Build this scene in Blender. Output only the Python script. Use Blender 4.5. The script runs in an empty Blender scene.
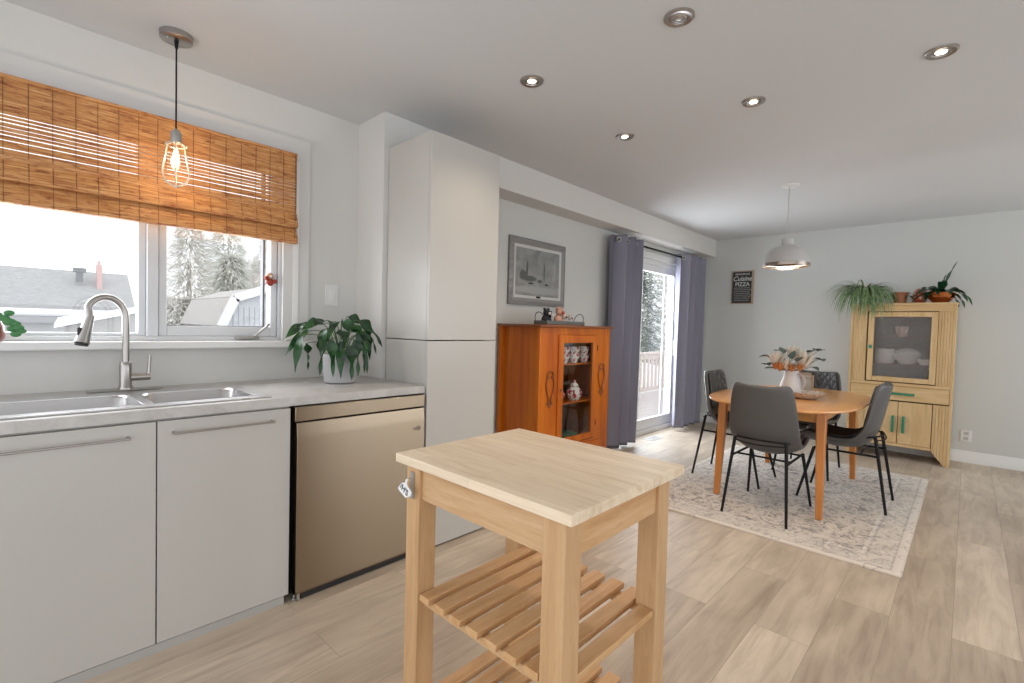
import bpy, bmesh, math, random
from mathutils import Vector, Matrix
S = bpy.context.scene
C = S.collection
PI = math.pi
R = math.radians
random.seed(7)

# ------------------------------------------------------------------ camera
CAM_H, YAW, PITCH, ROLL, FPX = 1.243, 0.7587, -0.0312, 0.0267, 481.11
F = Vector((math.cos(YAW)*math.cos(PITCH), math.sin(YAW)*math.cos(PITCH), math.sin(PITCH)))
Rv = F.cross(Vector((0, 0, 1))).normalized(); Uv = Rv.cross(F)
R2 = Rv*math.cos(ROLL) + Uv*math.sin(ROLL); U2 = -Rv*math.sin(ROLL) + Uv*math.cos(ROLL)
cd = bpy.data.cameras.new('camera'); cam = bpy.data.objects.new('camera', cd); C.objects.link(cam)
M4 = Matrix((R2, U2, -F)).transposed().to_4x4(); M4.translation = (0, 0, CAM_H)
cam.matrix_world = M4
cd.sensor_width = 36; cd.lens = FPX*36/1024; cd.clip_start = .05; cd.clip_end = 300
S.camera = cam

# ------------------------------------------------------------------ world, exposure
S.view_settings.view_transform = 'Standard'; S.view_settings.look = 'None'
S.view_settings.gamma = 1; S.view_settings.use_curve_mapping = False
S.view_settings.exposure = 0.4
w = bpy.data.worlds.new('overcast_sky'); S.world = w; w.use_nodes = True
nt = w.node_tree; nt.nodes.clear()
wo = nt.nodes.new('ShaderNodeOutputWorld'); bg = nt.nodes.new('ShaderNodeBackground')
tc = nt.nodes.new('ShaderNodeTexCoord'); nz = nt.nodes.new('ShaderNodeTexNoise'); rp = nt.nodes.new('ShaderNodeValToRGB')
nz.inputs['Scale'].default_value = 2.2; nz.inputs['Detail'].default_value = 4
rp.color_ramp.elements[0].position = .35; rp.color_ramp.elements[0].color = (.86, .92, 1, 1)
rp.color_ramp.elements[1].position = .65; rp.color_ramp.elements[1].color = (1, 1, 1, 1)
nt.links.new(tc.outputs['Generated'], nz.inputs['Vector']); nt.links.new(nz.outputs['Fac'], rp.inputs['Fac'])
nt.links.new(rp.outputs['Color'], bg.inputs['Color']); bg.inputs['Strength'].default_value = 1.45
nt.links.new(bg.outputs['Background'], wo.inputs['Surface'])

def area(name, loc, size, power, color, direction):
    l = bpy.data.lights.new(name, 'AREA'); l.shape = 'RECTANGLE'; l.size, l.size_y = size
    l.energy = power; l.color = color
    o = bpy.data.objects.new(name, l); C.objects.link(o); o.location = loc
    o.rotation_euler = Vector(direction).to_track_quat('-Z', 'Y').to_euler()
    return o
# daylight arriving through the patio door and kitchen window (just outside the glass)
area('daylight_patio_door', (5.45, 3.15, 1.2), (1.5, 2.0), 72, (.86, .93, 1), (0, -1, -.15))
area('side_fill_light', (4.9, -3.1, 1.5), (3.0, 1.6), 44, (.93, .96, 1), (0, 1, .08))  # added fill light, out of view; the right wall has no window
area('daylight_kitchen_window', (.2, 3.1, 1.45), (1.9, .8), 22, (.92, .96, 1), (0, -1, -.1))

# ------------------------------------------------------------------ materials
def mat(name, color=(.8, .8, .8), rough=.5, metal=0, **k):
    m = bpy.data.materials.new(name); m.use_nodes = True
    b = m.node_tree.nodes['Principled BSDF']
    b.inputs['Base Color'].default_value = (*color, 1); b.inputs['Roughness'].default_value = rough
    b.inputs['Metallic'].default_value = metal
    for a, v in k.items(): b.inputs[a.replace('_', ' ')].default_value = v
    m.diffuse_color = (*color, 1)
    return m
def N(m, t, **k):
    n = m.node_tree.nodes.new(t)
    for a, v in k.items(): setattr(n, a, v)
    return n
def L(m, a, b): m.node_tree.links.new(a, b)
def coords(m, scale=(1, 1, 1), rot=(0, 0, 0), kind='Object'):
    t = N(m, 'ShaderNodeTexCoord'); mp = N(m, 'ShaderNodeMapping')
    mp.inputs['Scale'].default_value = scale; mp.inputs['Rotation'].default_value = rot
    L(m, t.outputs[kind], mp.inputs['Vector']); return mp.outputs['Vector']
def ramp(m, fac, stops):
    r = N(m, 'ShaderNodeValToRGB'); e = r.color_ramp.elements
    while len(e) < len(stops): e.new(.5)
    for i, (p, c) in enumerate(stops): e[i].position = p; e[i].color = (*c, 1)
    L(m, fac, r.inputs['Fac']); return r.outputs['Color']
def bsdf(m): return m.node_tree.nodes['Principled BSDF']
def bump(m, fac, strength=.2, dist=.002):
    b = N(m, 'ShaderNodeBump'); b.inputs['Strength'].default_value = strength; b.inputs['Distance'].default_value = dist
    L(m, fac, b.inputs['Height']); L(m, b.outputs['Normal'], bsdf(m).inputs['Normal'])
def mixc(m, a, b, fac, mode='MIX'):
    x = N(m, 'ShaderNodeMix', data_type='RGBA', blend_type=mode)
    for s, v in ((x.inputs[6], a), (x.inputs[7], b)):
        if hasattr(v, 'is_output'): L(m, v, s)
        else: s.default_value = (*v, 1)
    if hasattr(fac, 'is_output'): L(m, fac, x.inputs[0])
    else: x.inputs[0].default_value = fac
    return x.outputs[2]
def noise(m, vec, scale=5, detail=4, rough=.5, dist=0):
    n = N(m, 'ShaderNodeTexNoise'); n.inputs['Scale'].default_value = scale; n.inputs['Detail'].default_value = detail
    n.inputs['Roughness'].default_value = rough; n.inputs['Distortion'].default_value = dist
    L(m, vec, n.inputs['Vector']); return n.outputs['Fac']

def wood(name, c1, c2, c3=None, axis='x', scale=1, rough=.45, contrast=(.3, .7), coat=0, bumps=.08):
    m = mat(name, c1, rough)
    sc = {'x': (1, 12, 12), 'y': (12, 1, 12), 'z': (12, 12, 1)}[axis]
    v = coords(m, tuple(s*scale for s in sc))
    n = noise(m, v, 2.2, 6, .6, .8)
    st = [(contrast[0], c1), (contrast[1], c2)]
    if c3: st = [(contrast[0], c1), ((contrast[0]+contrast[1])/2, c2), (contrast[1], c3)]
    col = ramp(m, n, st)
    n2 = noise(m, coords(m, tuple(s*scale*4 for s in sc)), 5, 3)
    col = mixc(m, col, (c1[0]*.75, c1[1]*.7, c1[2]*.65), ramp(m, n2, [(.55, (0, 0, 0)), (.8, (.45, .45, .45))]))
    L(m, col, bsdf(m).inputs['Base Color']); bump(m, n, bumps, .001)
    bsdf(m).inputs['Coat Weight'].default_value = coat; bsdf(m).inputs['Coat Roughness'].default_value = .15
    return m

def glass_thin(name, tint=(1, 1, 1), gloss=.06, rough=.0):
    m = bpy.data.materials.new(name); m.use_nodes = True; n = m.node_tree; n.nodes.clear()
    o = n.nodes.new('ShaderNodeOutputMaterial'); t = n.nodes.new('ShaderNodeBsdfTransparent'); g = n.nodes.new('ShaderNodeBsdfGlossy')
    x = n.nodes.new('ShaderNodeMixShader'); x.inputs[0].default_value = gloss; g.inputs['Roughness'].default_value = rough
    t.inputs['Color'].default_value = (*tint, 1)
    n.links.new(t.outputs[0], x.inputs[1]); n.links.new(g.outputs[0], x.inputs[2]); n.links.new(x.outputs[0], o.inputs[0])
    return m

MW = mat('wall_paint', (.635, .625, .60), .75)
nn = noise(MW, coords(MW), 220, 2); bump(MW, nn, .05, .0006)
MWG = mat('dining_wall_paint', (.58, .59, .57), .75); bump(MWG, noise(MWG, coords(MWG), 220, 2), .05, .0006)
MC = mat('ceiling_paint', (.62, .63, .64), .9); bump(MC, noise(MC, coords(MC), 160, 3), .08, .001)
MTRIM = mat('white_trim', (.74, .74, .73), .4)
MCAB = mat('white_cabinet_laminate', (.50, .485, .455), .28)
MVINYL = mat('white_vinyl_frame', (.62, .64, .66), .4)
MCAS = mat('painted_casing', (.62, .615, .60), .5)
MSHADOW = mat('black_gap', (.012, .012, .012), .7)

# floor planks
MF = mat('oak_vinyl_planks', (.5, .4, .3), .42)
v = coords(MF)
bt = N(MF, 'ShaderNodeTexBrick', offset=.37, offset_frequency=2)
bt.inputs['Scale'].default_value = 1; bt.inputs['Brick Width'].default_value = 1.35; bt.inputs['Row Height'].default_value = .205
bt.inputs['Mortar Size'].default_value = .0014; bt.inputs['Mortar Smooth'].default_value = .2; bt.inputs['Bias'].default_value = 0
bt.inputs['Color1'].default_value = (0, 0, 0, 1); bt.inputs['Color2'].default_value = (1, 1, 1, 1); bt.inputs['Mortar'].default_value = (.5, .5, .5, 1)
L(MF, v, bt.inputs['Vector'])
pc = ramp(MF, bt.outputs['Color'], [(0, (.45, .375, .295)), (.35, (.53, .448, .358)), (.7, (.58, .495, .40)), (1, (.49, .412, .33))])
va = N(MF, 'ShaderNodeVectorMath', operation='ADD'); L(MF, v, va.inputs[0]); L(MF, bt.outputs['Color'], va.inputs[1])
mp = N(MF, 'ShaderNodeMapping'); mp.inputs['Scale'].default_value = (1.2, 11, 1); L(MF, va.outputs[0], mp.inputs['Vector'])
g1 = noise(MF, mp.outputs['Vector'], 1.6, 6, .62, 1.2)
mp2 = N(MF, 'ShaderNodeMapping'); mp2.inputs['Scale'].default_value = (1.0, 3.0, 1); L(MF, va.outputs[0], mp2.inputs['Vector'])
g2 = noise(MF, mp2.outputs['Vector'], 2.0, 3, .5, .5)
col = mixc(MF, pc, ramp(MF, g1, [(.3, (.72, .69, .66)), (.55, (1, 1, 1)), (.8, (1.1, 1.09, 1.08))]), .8, 'MULTIPLY')
col = mixc(MF, col, ramp(MF, g2, [(.35, (.78, .76, .75)), (.65, (1.12, 1.12, 1.12))]), .7, 'MULTIPLY')
col = mixc(MF, col, (.33, .27, .21), bt.outputs['Fac'])
L(MF, col, bsdf(MF).inputs['Base Color']); bump(MF, g1, .06, .0008)

# rug
MRUG = mat('faded_persian_rug', (.6, .55, .5), .95)
v = coords(MRUG)
a1 = noise(MRUG, v, 9, 6, .75, 2.5)
a2 = noise(MRUG, coords(MRUG, (16, 30, 1)), 2.2, 5, .7, 1.5)
c = ramp(MRUG, a1, [(.40, (.26, .24, .23)), (.47, (.56, .50, .44)), (.56, (.68, .62, .55)), (.7, (.55, .46, .38))])
c = mixc(MRUG, c, (.20, .19, .19), ramp(MRUG, a2, [(.56, (0, 0, 0)), (.64, (.75, .75, .75))]))
# border bands from the distance to the rug's edge (object coordinates; rug 2.36 x 1.6, centred)
sx = N(MRUG, 'ShaderNodeSeparateXYZ'); L(MRUG, v, sx.inputs[0])
def mth(m, op, a, b=None):
    n = N(m, 'ShaderNodeMath', operation=op)
    for i, q in enumerate((a, b)):
        if q is None: continue
        if hasattr(q, 'is_output'): L(m, q, n.inputs[i])
        else: n.inputs[i].default_value = q
    return n.outputs[0]
dx = mth(MRUG, 'SUBTRACT', 1.18, mth(MRUG, 'ABSOLUTE', sx.outputs[0]))
dy = mth(MRUG, 'SUBTRACT', .80, mth(MRUG, 'ABSOLUTE', sx.outputs[1]))
de = mth(MRUG, 'MINIMUM', dx, dy)
band = ramp(MRUG, mth(MRUG, 'MULTIPLY', de, 2.5), [(0, (.62, .55, .47)), (.03, (.72, .66, .59)), (.11, (.66, .60, .54)), (.12, (.33, .32, .31)), (.14, (.70, .65, .58)), (.40, (.66, .62, .56)), (.42, (.30, .29, .29)), (.45, (.68, .64, .58)), (.5, (1, 1, 1))])
inb = ramp(MRUG, mth(MRUG, 'MULTIPLY', de, 2.5), [(0, (1, 1, 1)), (.10, (1, 1, 1)), (.12, (.45, .45, .45)), (.40, (.35, .35, .35)), (.46, (.5, .5, .5)), (.5, (0, 0, 0))])
c = mixc(MRUG, c, band, inb)
vo = N(MRUG, 'ShaderNodeTexVoronoi'); vo.inputs['Scale'].default_value = 13; L(MRUG, v, vo.inputs['Vector'])
c = mixc(MRUG, c, (.24, .22, .21), ramp(MRUG, vo.outputs['Distance'], [(.30, (0, 0, 0)), (.36, (.6, .6, .6)), (.42, (0, 0, 0))]))
L(MRUG, c, bsdf(MRUG).inputs['Base Color']); bump(MRUG, noise(MRUG, v, 300, 2), .3, .002)

MCTR = mat('grey_stone_laminate', (.5, .48, .46), .35)
nn = noise(MCTR, coords(MCTR), 6, 6, .7, 1)
L(MCTR, ramp(MCTR, nn, [(.3, (.40, .385, .37)), (.55, (.52, .505, .485)), (.75, (.58, .565, .55))]), bsdf(MCTR).inputs['Base Color'])
MSS = mat('brushed_stainless', (.33, .27, .20), .24, 1)
nn = noise(MSS, coords(MSS, (1.5, 400, 400)), 2, 3); bump(MSS, mixc(MSS, nn, noise(MSS, coords(MSS, (5, 1, 1.2)), 1.5, 2), .5), .12, .003)
bsdf(MSS).inputs['Anisotropic'].default_value = 1.0; bsdf(MSS).inputs['Anisotropic Rotation'].default_value = .25
tg_ = N(MSS, 'ShaderNodeTangent'); tg_.direction_type = 'RADIAL'; tg_.axis = 'Z'; L(MSS, tg_.outputs[0], bsdf(MSS).inputs['Tangent'])
MSSB = mat('stainless_sink', (.55, .54, .54), .28, 1)
MNI = mat('brushed_nickel', (.42, .40, .38), .3, 1)
MALU = mat('aluminium', (.55, .55, .54), .4, 1)
MBLK = mat('black_metal', (.006, .006, .007), .6, 0, Specular_IOR_Level=.25)
MRUB = mat('black_plastic', (.02, .02, .02), .5)
MDARK = mat('near_black', (.01, .01, .01), .8)

MBIRCH = wood('birch', (.48, .28, .13), (.55, .34, .17), (.60, .39, .21), 'z', 1, .5)
MBIRCHX = wood('birch_slat', (.50, .27, .11), (.60, .36, .17), (.66, .43, .24), 'x', 1, .5)
MBIRCHY = wood('birch_rail', (.48, .28, .13), (.56, .35, .18), (.62, .41, .23), 'y', 1, .5)
# butcher block: staves running along y
MBB = mat('butcher_block', (.7, .52, .35), .45)
v = coords(MBB, rot=(0, 0, PI/2))
b2 = N(MBB, 'ShaderNodeTexBrick', offset=.43); b2.inputs['Scale'].default_value = 1; b2.inputs['Brick Width'].default_value = .52
b2.inputs['Row Height'].default_value = .04; b2.inputs['Mortar Size'].default_value = .0004; b2.inputs['Mortar Smooth'].default_value = .5
b2.inputs['Color1'].default_value = (.80, .66, .49, 1); b2.inputs['Color2'].default_value = (.72, .58, .42, 1); b2.inputs['Mortar'].default_value = (.46, .32, .20, 1)
L(MBB, v, b2.inputs['Vector'])
g = noise(MBB, coords(MBB, (16, 1.6, 16)), 2.2, 6, .6, 1)
c = mixc(MBB, b2.outputs['Color'], ramp(MBB, g, [(.3, (.84, .78, .68)), (.55, (1, 1, 1)), (.8, (1.06, 1.07, 1.08))]), .9, 'MULTIPLY')
kn = N(MBB, 'ShaderNodeTexVoronoi'); kn.inputs['Scale'].default_value = 2.6; L(MBB, coords(MBB, (3.2, 1, .3)), kn.inputs['Vector'])
c = mixc(MBB, c, (.42, .24, .11), ramp(MBB, kn.outputs['Distance'], [(.03, (.8, .8, .8)), (.07, (0, 0, 0))]))
L(MBB, c, bsdf(MBB).inputs['Base Color'])

MHUT = wood('varnished_maple_hutch', (.34, .060, .0008), (.52, .125, .001), (.66, .20, .003), 'z', .35, .4, (.25, .75), .1)
MHUTD = wood('hutch_dark_edge', (.17, .045, .01), (.26, .08, .016), None, 'x', 1, .3, (.3, .7), .4)
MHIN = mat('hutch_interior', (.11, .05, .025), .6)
MTBL = wood('teak_table_top', (.62, .27, .08), (.70, .34, .115), (.74, .39, .15), 'x', .6, .28, (.3, .7), .35)
MTLEG = wood('teak_table_leg', (.50, .17, .03), (.60, .24, .055), None, 'z', 1, .3, (.3, .7), .3)
MCHI = wood('honey_pine', (.52, .33, .13), (.62, .42, .20), (.68, .49, .27), 'z', .8, .45)
MCHIX = wood('honey_pine_rail', (.52, .33, .13), (.62, .42, .20), (.68, .49, .27), 'y', .8, .45)
MGRN = mat('jade_green_enamel', (.02, .22, .13), .25)
MLEA = mat('charcoal_leatherette', (.085, .083, .082), .42); bump(MLEA, noise(MLEA, coords(MLEA), 180, 3), .12, .0006)
# quilted diamonds
MQ = mat('quilted_leatherette', (.07, .072, .075), .38)
v = coords(MQ); s3 = N(MQ, 'ShaderNodeSeparateXYZ'); L(MQ, v, s3.inputs[0])
h = mth(MQ, 'ADD', s3.outputs[2], s3.outputs[0])
d1 = mth(MQ, 'ABSOLUTE', mth(MQ, 'SINE', mth(MQ, 'MULTIPLY', mth(MQ, 'ADD', s3.outputs[1], mth(MQ, 'MULTIPLY', s3.outputs[2], .6)), 60)))
d2 = mth(MQ, 'ABSOLUTE', mth(MQ, 'SINE', mth(MQ, 'MULTIPLY', mth(MQ, 'SUBTRACT', s3.outputs[1], mth(MQ, 'MULTIPLY', s3.outputs[2], .6)), 60)))
bump(MQ, mth(MQ, 'POWER', mth(MQ, 'MULTIPLY', d1, d2), .5), .9, .012)
MSEAT = mat('dark_seat_cushion', (.022, .020, .022), .6)
MCUR = mat('grey_curtain_fabric', (.245, .24, .30), .9); bump(MCUR, noise(MCUR, coords(MCUR, (1, 1, .2)), 400, 2), .2, .001)
MLF = mat('glossy_leaf', (.025, .12, .03), .38); 
L(MLF, ramp(MLF, noise(MLF, coords(MLF), 14, 2), [(.35, (.004, .026, .008)), (.65, (.014, .085, .014))]), bsdf(MLF).inputs['Base Color'])
MLF2 = mat('spider_leaf', (.16, .26, .09), .45)
L(MLF2, ramp(MLF2, noise(MLF2, coords(MLF2), 25, 2), [(.35, (.07, .16, .04)), (.65, (.30, .40, .20))]), bsdf(MLF2).inputs['Base Color'])
MSTEM = mat('green_stem', (.06, .14, .04), .5)
MSOIL = mat('soil', (.04, .028, .02), .95); bump(MSOIL, noise(MSOIL, coords(MSOIL), 90, 3), .8, .006)
MPOT = mat('light_grey_ceramic', (.44, .43, .44), .5)
MTERR = mat('terracotta', (.42, .17, .08), .7)
MCOP = mat('polished_copper', (.62, .22, .08), .25, 1)
MCER = mat('white_ceramic', (.70, .70, .70), .2)
MWALLP = mat('white_plate_plastic', (.72, .72, .71), .4)
MGL = glass_thin('window_glass', gloss=.05)
MGLC = glass_thin('cabinet_glass', (.93, .94, .94), .06)

def emis(name, col, s):
    m = bpy.data.materials.new(name); m.use_nodes = True; b = m.node_tree.nodes['Principled BSDF']
    b.inputs['Base Color'].default_value = (*col, 1); b.inputs['Emission Color'].default_value = (*col, 1); b.inputs['Emission Strength'].default_value = s
    return m
MGLOW = emis('lit_lamp', (1, .86, .66), 9)

# ------------------------------------------------------------------ mesh helpers
class MB:
    def __init__(s): s.v = []; s.f = []
    def add(s, vs, fs):
        o = len(s.v); s.v += [Vector(q) for q in vs]; s.f += [tuple(o+i for i in f) for f in fs]; return s
    def box(s, a, b):
        x0, y0, z0 = (min(a[i], b[i]) for i in range(3)); x1, y1, z1 = (max(a[i], b[i]) for i in range(3))
        return s.add([(x0,y0,z0),(x1,y0,z0),(x1,y1,z0),(x0,y1,z0),(x0,y0,z1),(x1,y0,z1),(x1,y1,z1),(x0,y1,z1)],
                     [(0,3,2,1),(4,5,6,7),(0,1,5,4),(1,2,6,5),(2,3,7,6),(3,0,4,7)])
    def cbox(s, c, d): return s.box([c[i]-d[i]/2 for i in range(3)], [c[i]+d[i]/2 for i in range(3)])
    def hexa(s, bot, top):           # four bottom + four top corners, counter-clockwise from above
        return s.add(list(bot)+list(top), [(0,3,2,1),(4,5,6,7),(0,1,5,4),(1,2,6,5),(2,3,7,6),(3,0,4,7)])
    def prism(s, poly, axis, a, b):  # poly of 2-D points extruded along an axis
        def P(u, w_, t): return {'x': (t, u, w_), 'y': (u, t, w_), 'z': (u, w_, t)}[axis]
        n = len(poly); vs = [P(u, w_, a) for u, w_ in poly] + [P(u, w_, b) for u, w_ in poly]
        return s.add(vs, [tuple(range(n))[::-1], tuple(range(n, 2*n))] + [(i, (i+1) % n, n+(i+1) % n, n+i) for i in range(n)])
    def tube(s, pts, r, n=10, closed=False):
        pts = [Vector(p) for p in pts]; m = len(pts); rr = r if isinstance(r, (list, tuple)) else [r]*m
        vs = []; up = None
        for i, p in enumerate(pts):
            if closed: t = pts[(i+1) % m] - pts[i-1]
            else: t = (pts[min(i+1, m-1)] - pts[max(i-1, 0)])
            t = t.normalized() if t.length > 1e-9 else Vector((0, 0, 1))
            if up is None:
                up = Vector((0, 0, 1)) if abs(t.z) < .9 else Vector((1, 0, 0))
            a = t.cross(up)
            if a.length < 1e-6: a = t.orthogonal()
            a.normalize(); b = a.cross(t).normalized(); up = b
            for k in range(n):
                q = 2*PI*k/n; vs.append(p + (a*math.cos(q) + b*math.sin(q))*rr[i])
        fs = []
        for i in range(m if closed else m-1):
            j = (i+1) % m
            for k in range(n): fs.append((i*n+k, i*n+(k+1) % n, j*n+(k+1) % n, j*n+k))
        if not closed: fs += [tuple(range(n))[::-1], tuple(range((m-1)*n, m*n))]
        return s.add(vs, fs)
    def lathe(s, prof, c=(0, 0, 0), n=32, sx=1, sy=1, axis='z'):
        vs = []; fs = []
        for (r, z) in prof:
            for k in range(n):
                q = 2*PI*k/n; x, y = max(r, 1e-5)*math.cos(q)*sx, max(r, 1e-5)*math.sin(q)*sy
                p = {'z': (x, y, z), 'y': (x, z, y), 'x': (z, x, y)}[axis]
                vs.append((c[0]+p[0], c[1]+p[1], c[2]+p[2]))
        for i in range(len(prof)-1):
            for k in range(n): fs.append((i*n+k, i*n+(k+1) % n, (i+1)*n+(k+1) % n, (i+1)*n+k))
        fs.append(tuple(range(n))[::-1]); fs.append(tuple(range((len(prof)-1)*n, len(prof)*n)))
        return s.add(vs, fs)
    def sphere(s, c, r, n=12, sq=(1, 1, 1)):
        vs = []; m = n//2+1
        for i in range(m+1):
            a = PI*i/m
            for k in range(n):
                q = 2*PI*k/n; vs.append((c[0]+r*sq[0]*math.sin(a)*math.cos(q), c[1]+r*sq[1]*math.sin(a)*math.sin(q), c[2]+r*sq[2]*math.cos(a)))
        return s.add(vs, [(i*n+k, (i+1)*n+k, (i+1)*n+(k+1) % n, i*n+(k+1) % n) for i in range(m) for k in range(n)])
    def leaf(s, p, d, l, wd, droop=.6, curl=.15, n=7, side=None, shape=1.0):
        """a leaf blade from p along d, drooping by its length"""
        p = Vector(p); d = Vector(d).normalized(); side = Vector(side) if side else d.cross(Vector((0, 0, 1)))
        if side.length < .05: side = Vector((1, 0, 0))
        side.normalize(); vs = []; cur = p.copy(); dd = d.copy()
        for i in range(n+1):
            t = i/n; ww = wd*.5*(math.sin(PI*min(1, t*.94+.05)**shape)) if shape > 0 else wd*.62*min(1, t*4+.1)**.7*max(0, 1-t)**.8; ww = max(ww, .0006)
            nrm = side.cross(dd).normalized()
            wv = curl*ww*math.sin(t*9)
            vs += [cur - side*ww + nrm*(ww*.35+wv), cur, cur + side*ww + nrm*(ww*.35-wv)]
            dd = (dd + Vector((0, 0, -1))*droop/n).normalized()
            cur = cur + dd*(l/n)
        fs = []
        for i in range(n):
            a = i*3; fs += [(a, a+1, a+4, a+3), (a+1, a+2, a+5, a+4)]
        return s.add(vs, fs)
    def build(s, name, material, parent=None, smooth=True, bevel=0, solid=0, sub=0, angle=40, kind=None, label=None):
        off = Vector((0, 0, 0)); q = parent
        while q is not None: off += q.location; q = q.parent
        me = bpy.data.meshes.new(name)
        me.from_pydata([tuple(v_-off) for v_ in s.v], [], s.f); me.update()
        bm = bmesh.new(); bm.from_mesh(me); bmesh.ops.recalc_face_normals(bm, faces=bm.faces); bm.to_mesh(me); bm.free()
        me.materials.append(material)
        if smooth:
            me.polygons.foreach_set('use_smooth', [True]*len(me.polygons)); me.set_sharp_from_angle(angle=R(angle))
        o = bpy.data.objects.new(name, me); C.objects.link(o); o.parent = parent
        if solid:
            md = o.modifiers.new('solid', 'SOLIDIFY'); md.thickness = solid; md.offset = 0
        if bevel:
            md = o.modifiers.new('bevel', 'BEVEL'); md.width = bevel; md.segments = 2; md.limit_method = 'ANGLE'; md.angle_limit = R(35); md.harden_normals = False
        if sub:
            md = o.modifiers.new('sub', 'SUBSURF'); md.levels = sub; md.render_levels = sub
        if kind: o['kind'] = kind
        if label: o['label'] = label
        return o
def thing(name, label, cat, loc=(0, 0, 0), group=None, rz=0):
    o = bpy.data.objects.new(name, None); C.objects.link(o); o.empty_display_size = .05
    o.location = loc; o.rotation_euler = (0, 0, rz); o['label'] = label; o['category'] = cat
    if group: o['group'] = group
    return o
def tag(o, label, cat, group=None):
    o['label'] = label; o['category'] = cat
    if group: o['group'] = group
    return o
def move_origin(o, c):
    """put a single-mesh thing's origin at its base"""
    c = Vector(c); o.data.transform(Matrix.Translation(-c)); o.location = c; return o
def dup(o, parent=None):
    c = o.copy(); C.objects.link(c)
    if parent: c.parent = parent
    for ch in [q for q in bpy.data.objects if q.parent == o]: dup(ch, c)
    return c
def struct(name, mb, m, **k): return mb.build(name, m, None, kind='structure', **k)
def bez(ps, n=16):
    out = []
    for i in range(n+1):
        t = i/n; q = [Vector(p) for p in ps]
        while len(q) > 1: q = [q[j].lerp(q[j+1], t) for j in range(len(q)-1)]
        out.append(q[0])
    return out

# ------------------------------------------------------------------ room shell
ZC = 2.481; YW = 2.83; YB = 2.53; YD = 2.74; XF = 6.65; XB = -1.7; YR = -3.2
struct('floor', MB().box((XB, YR, -.12), (XF+.15, YW+.15, 0)), MF, smooth=False)
struct('ceiling', MB().box((XB, YR, ZC), (XF+.15, YW+.15, ZC+.12)), MC, smooth=False)
WX0, WX1, WZ0, WZ1 = -1.0, 1.09, 1.125, 2.16      # kitchen window opening
m = MB(); m.box((XB, YW, 0), (WX0, YW+.15, ZC)); m.box((WX1, YW, 0), (1.54, YW+.15, ZC)); m.box((WX0, YW, 0), (WX1, YW+.15, WZ0)); m.box((WX0, YW, WZ1), (WX1, YW+.15, ZC))
struct('wall_kitchen', m, MW, smooth=False)
struct('wall_corner', MB().box((1.537, YB, 0), (1.72, YW+.15, ZC)), MW, smooth=False)
DX0, DX1, DZ1 = 4.62, 6.1, 2.08
m = MB(); m.box((1.72, YD, 0), (DX0, YD+.2, ZC)); m.box((DX1, YD, 0), (XF, YD+.2, ZC)); m.box((DX0, YD, DZ1), (DX1, YD+.2, ZC))
struct('wall_dining', m, MWG, smooth=False)
struct('wall_far', MB().box((XF, YR, 0), (XF+.15, YW+.15, ZC)), MWG, smooth=False)
struct('wall_right', MB().box((1.9, YR-.15, 0), (XF+.15, YR, ZC)), MWG, smooth=False)
struct('ceiling_beam', MB().box((1.72, YB, 2.255), (XF, YD, ZC)), MW, smooth=False, bevel=.003)
# baseboards (stepped profile)
def baseprof(d): return [(0, 0), (-d, 0), (-d, .07), (-d*.75, .078), (-d*.75, .092), (-d*.4, .1), (-d*.35, .112), (0, .116)]
struct('baseboard_far', MB().prism([(XF+u, z) for u, z in baseprof(.018)], 'y', YR, YD), MTRIM)
for k, (a, b) in enumerate(((1.72, DX0-.07), (DX1+.07, XF-.02))):
    struct('baseboard_dining', MB().prism([(YD+u, z) for u, z in baseprof(.018)], 'x', a, b), MTRIM)

# kitchen window
struct('trim_1', MB().box((WX1-.01, YW-.018, 1.13), (1.225, YW, 2.15)).box((WX0-.14, YW-.018, 2.15), (1.225, YW, 2.276)).box((WX0-.14, YW-.018, 1.13), (WX0+.01, YW, 2.15)), MCAS)
struct('trim_4', MB().box((1.13, YW-.026, 1.13), (1.162, YW-.018, 2.15)), MTRIM, bevel=.002)
struct('trim_2', MB().box((WX0-.16, YW-.075, 1.092), (1.235, YW+.15, 1.128)), MTRIM, bevel=.006)
win = bpy.data.objects.new('window_1', None); C.objects.link(win); win.location = (.05, YW+.06, 1.13); win['kind'] = 'structure'
fy0, fy1 = YW+.02, YW+.13
def frame(mb, x0, x1, z0, z1, t, y0, y1, tb=None):
    tb = tb or t
    mb.box((x0, y0, z0), (x0+t, y1, z1)); mb.box((x1-t, y0, z0), (x1, y1, z1)); mb.box((x0+t, y0, z0), (x1-t, y1, z0+tb)); mb.box((x0+t, y0, z1-t), (x1-t, y1, z1)); return mb
frame(MB(), WX0, WX1, 1.128, 2.16, .022, fy0, fy1).box((.468, fy0, 1.15), (.512, fy1, 2.14)).build('window_frame', MVINYL, win, bevel=.003)
frame(MB(), WX0+.022, .468, 1.15, 2.138, .03, fy0+.03, fy1-.02, .014).build('fixed_sash', MVINYL, win, bevel=.003)
s_ = frame(MB(), .514, 1.066, 1.15, 2.138, .034, fy0+.012, fy1-.03, .052).build('casement_sash', MVINYL, win, bevel=.004)
MB().box((.996, fy0+.03, 1.2), (1.006, fy1-.04, 2.1)).box((.54, fy0+.02, 1.2), (.99, fy1-.04, 1.206)).build('gasket', mat('grey_gasket', (.16, .165, .17), .6), s_)
MB().box((WX0+.05, YW+.085, 1.164), (.439, YW+.089, 2.11)).build('glass', MGL, win, smooth=False)
MB().box((.545, YW+.085, 1.2), (1.0, YW+.089, 2.11)).build('glass', MGL, win, smooth=False)
ck = MB().box((.845, YW-.0, 1.135), (.965, YW+.035, 1.15)).build('crank_handle', MNI, win, bevel=.004)
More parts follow.
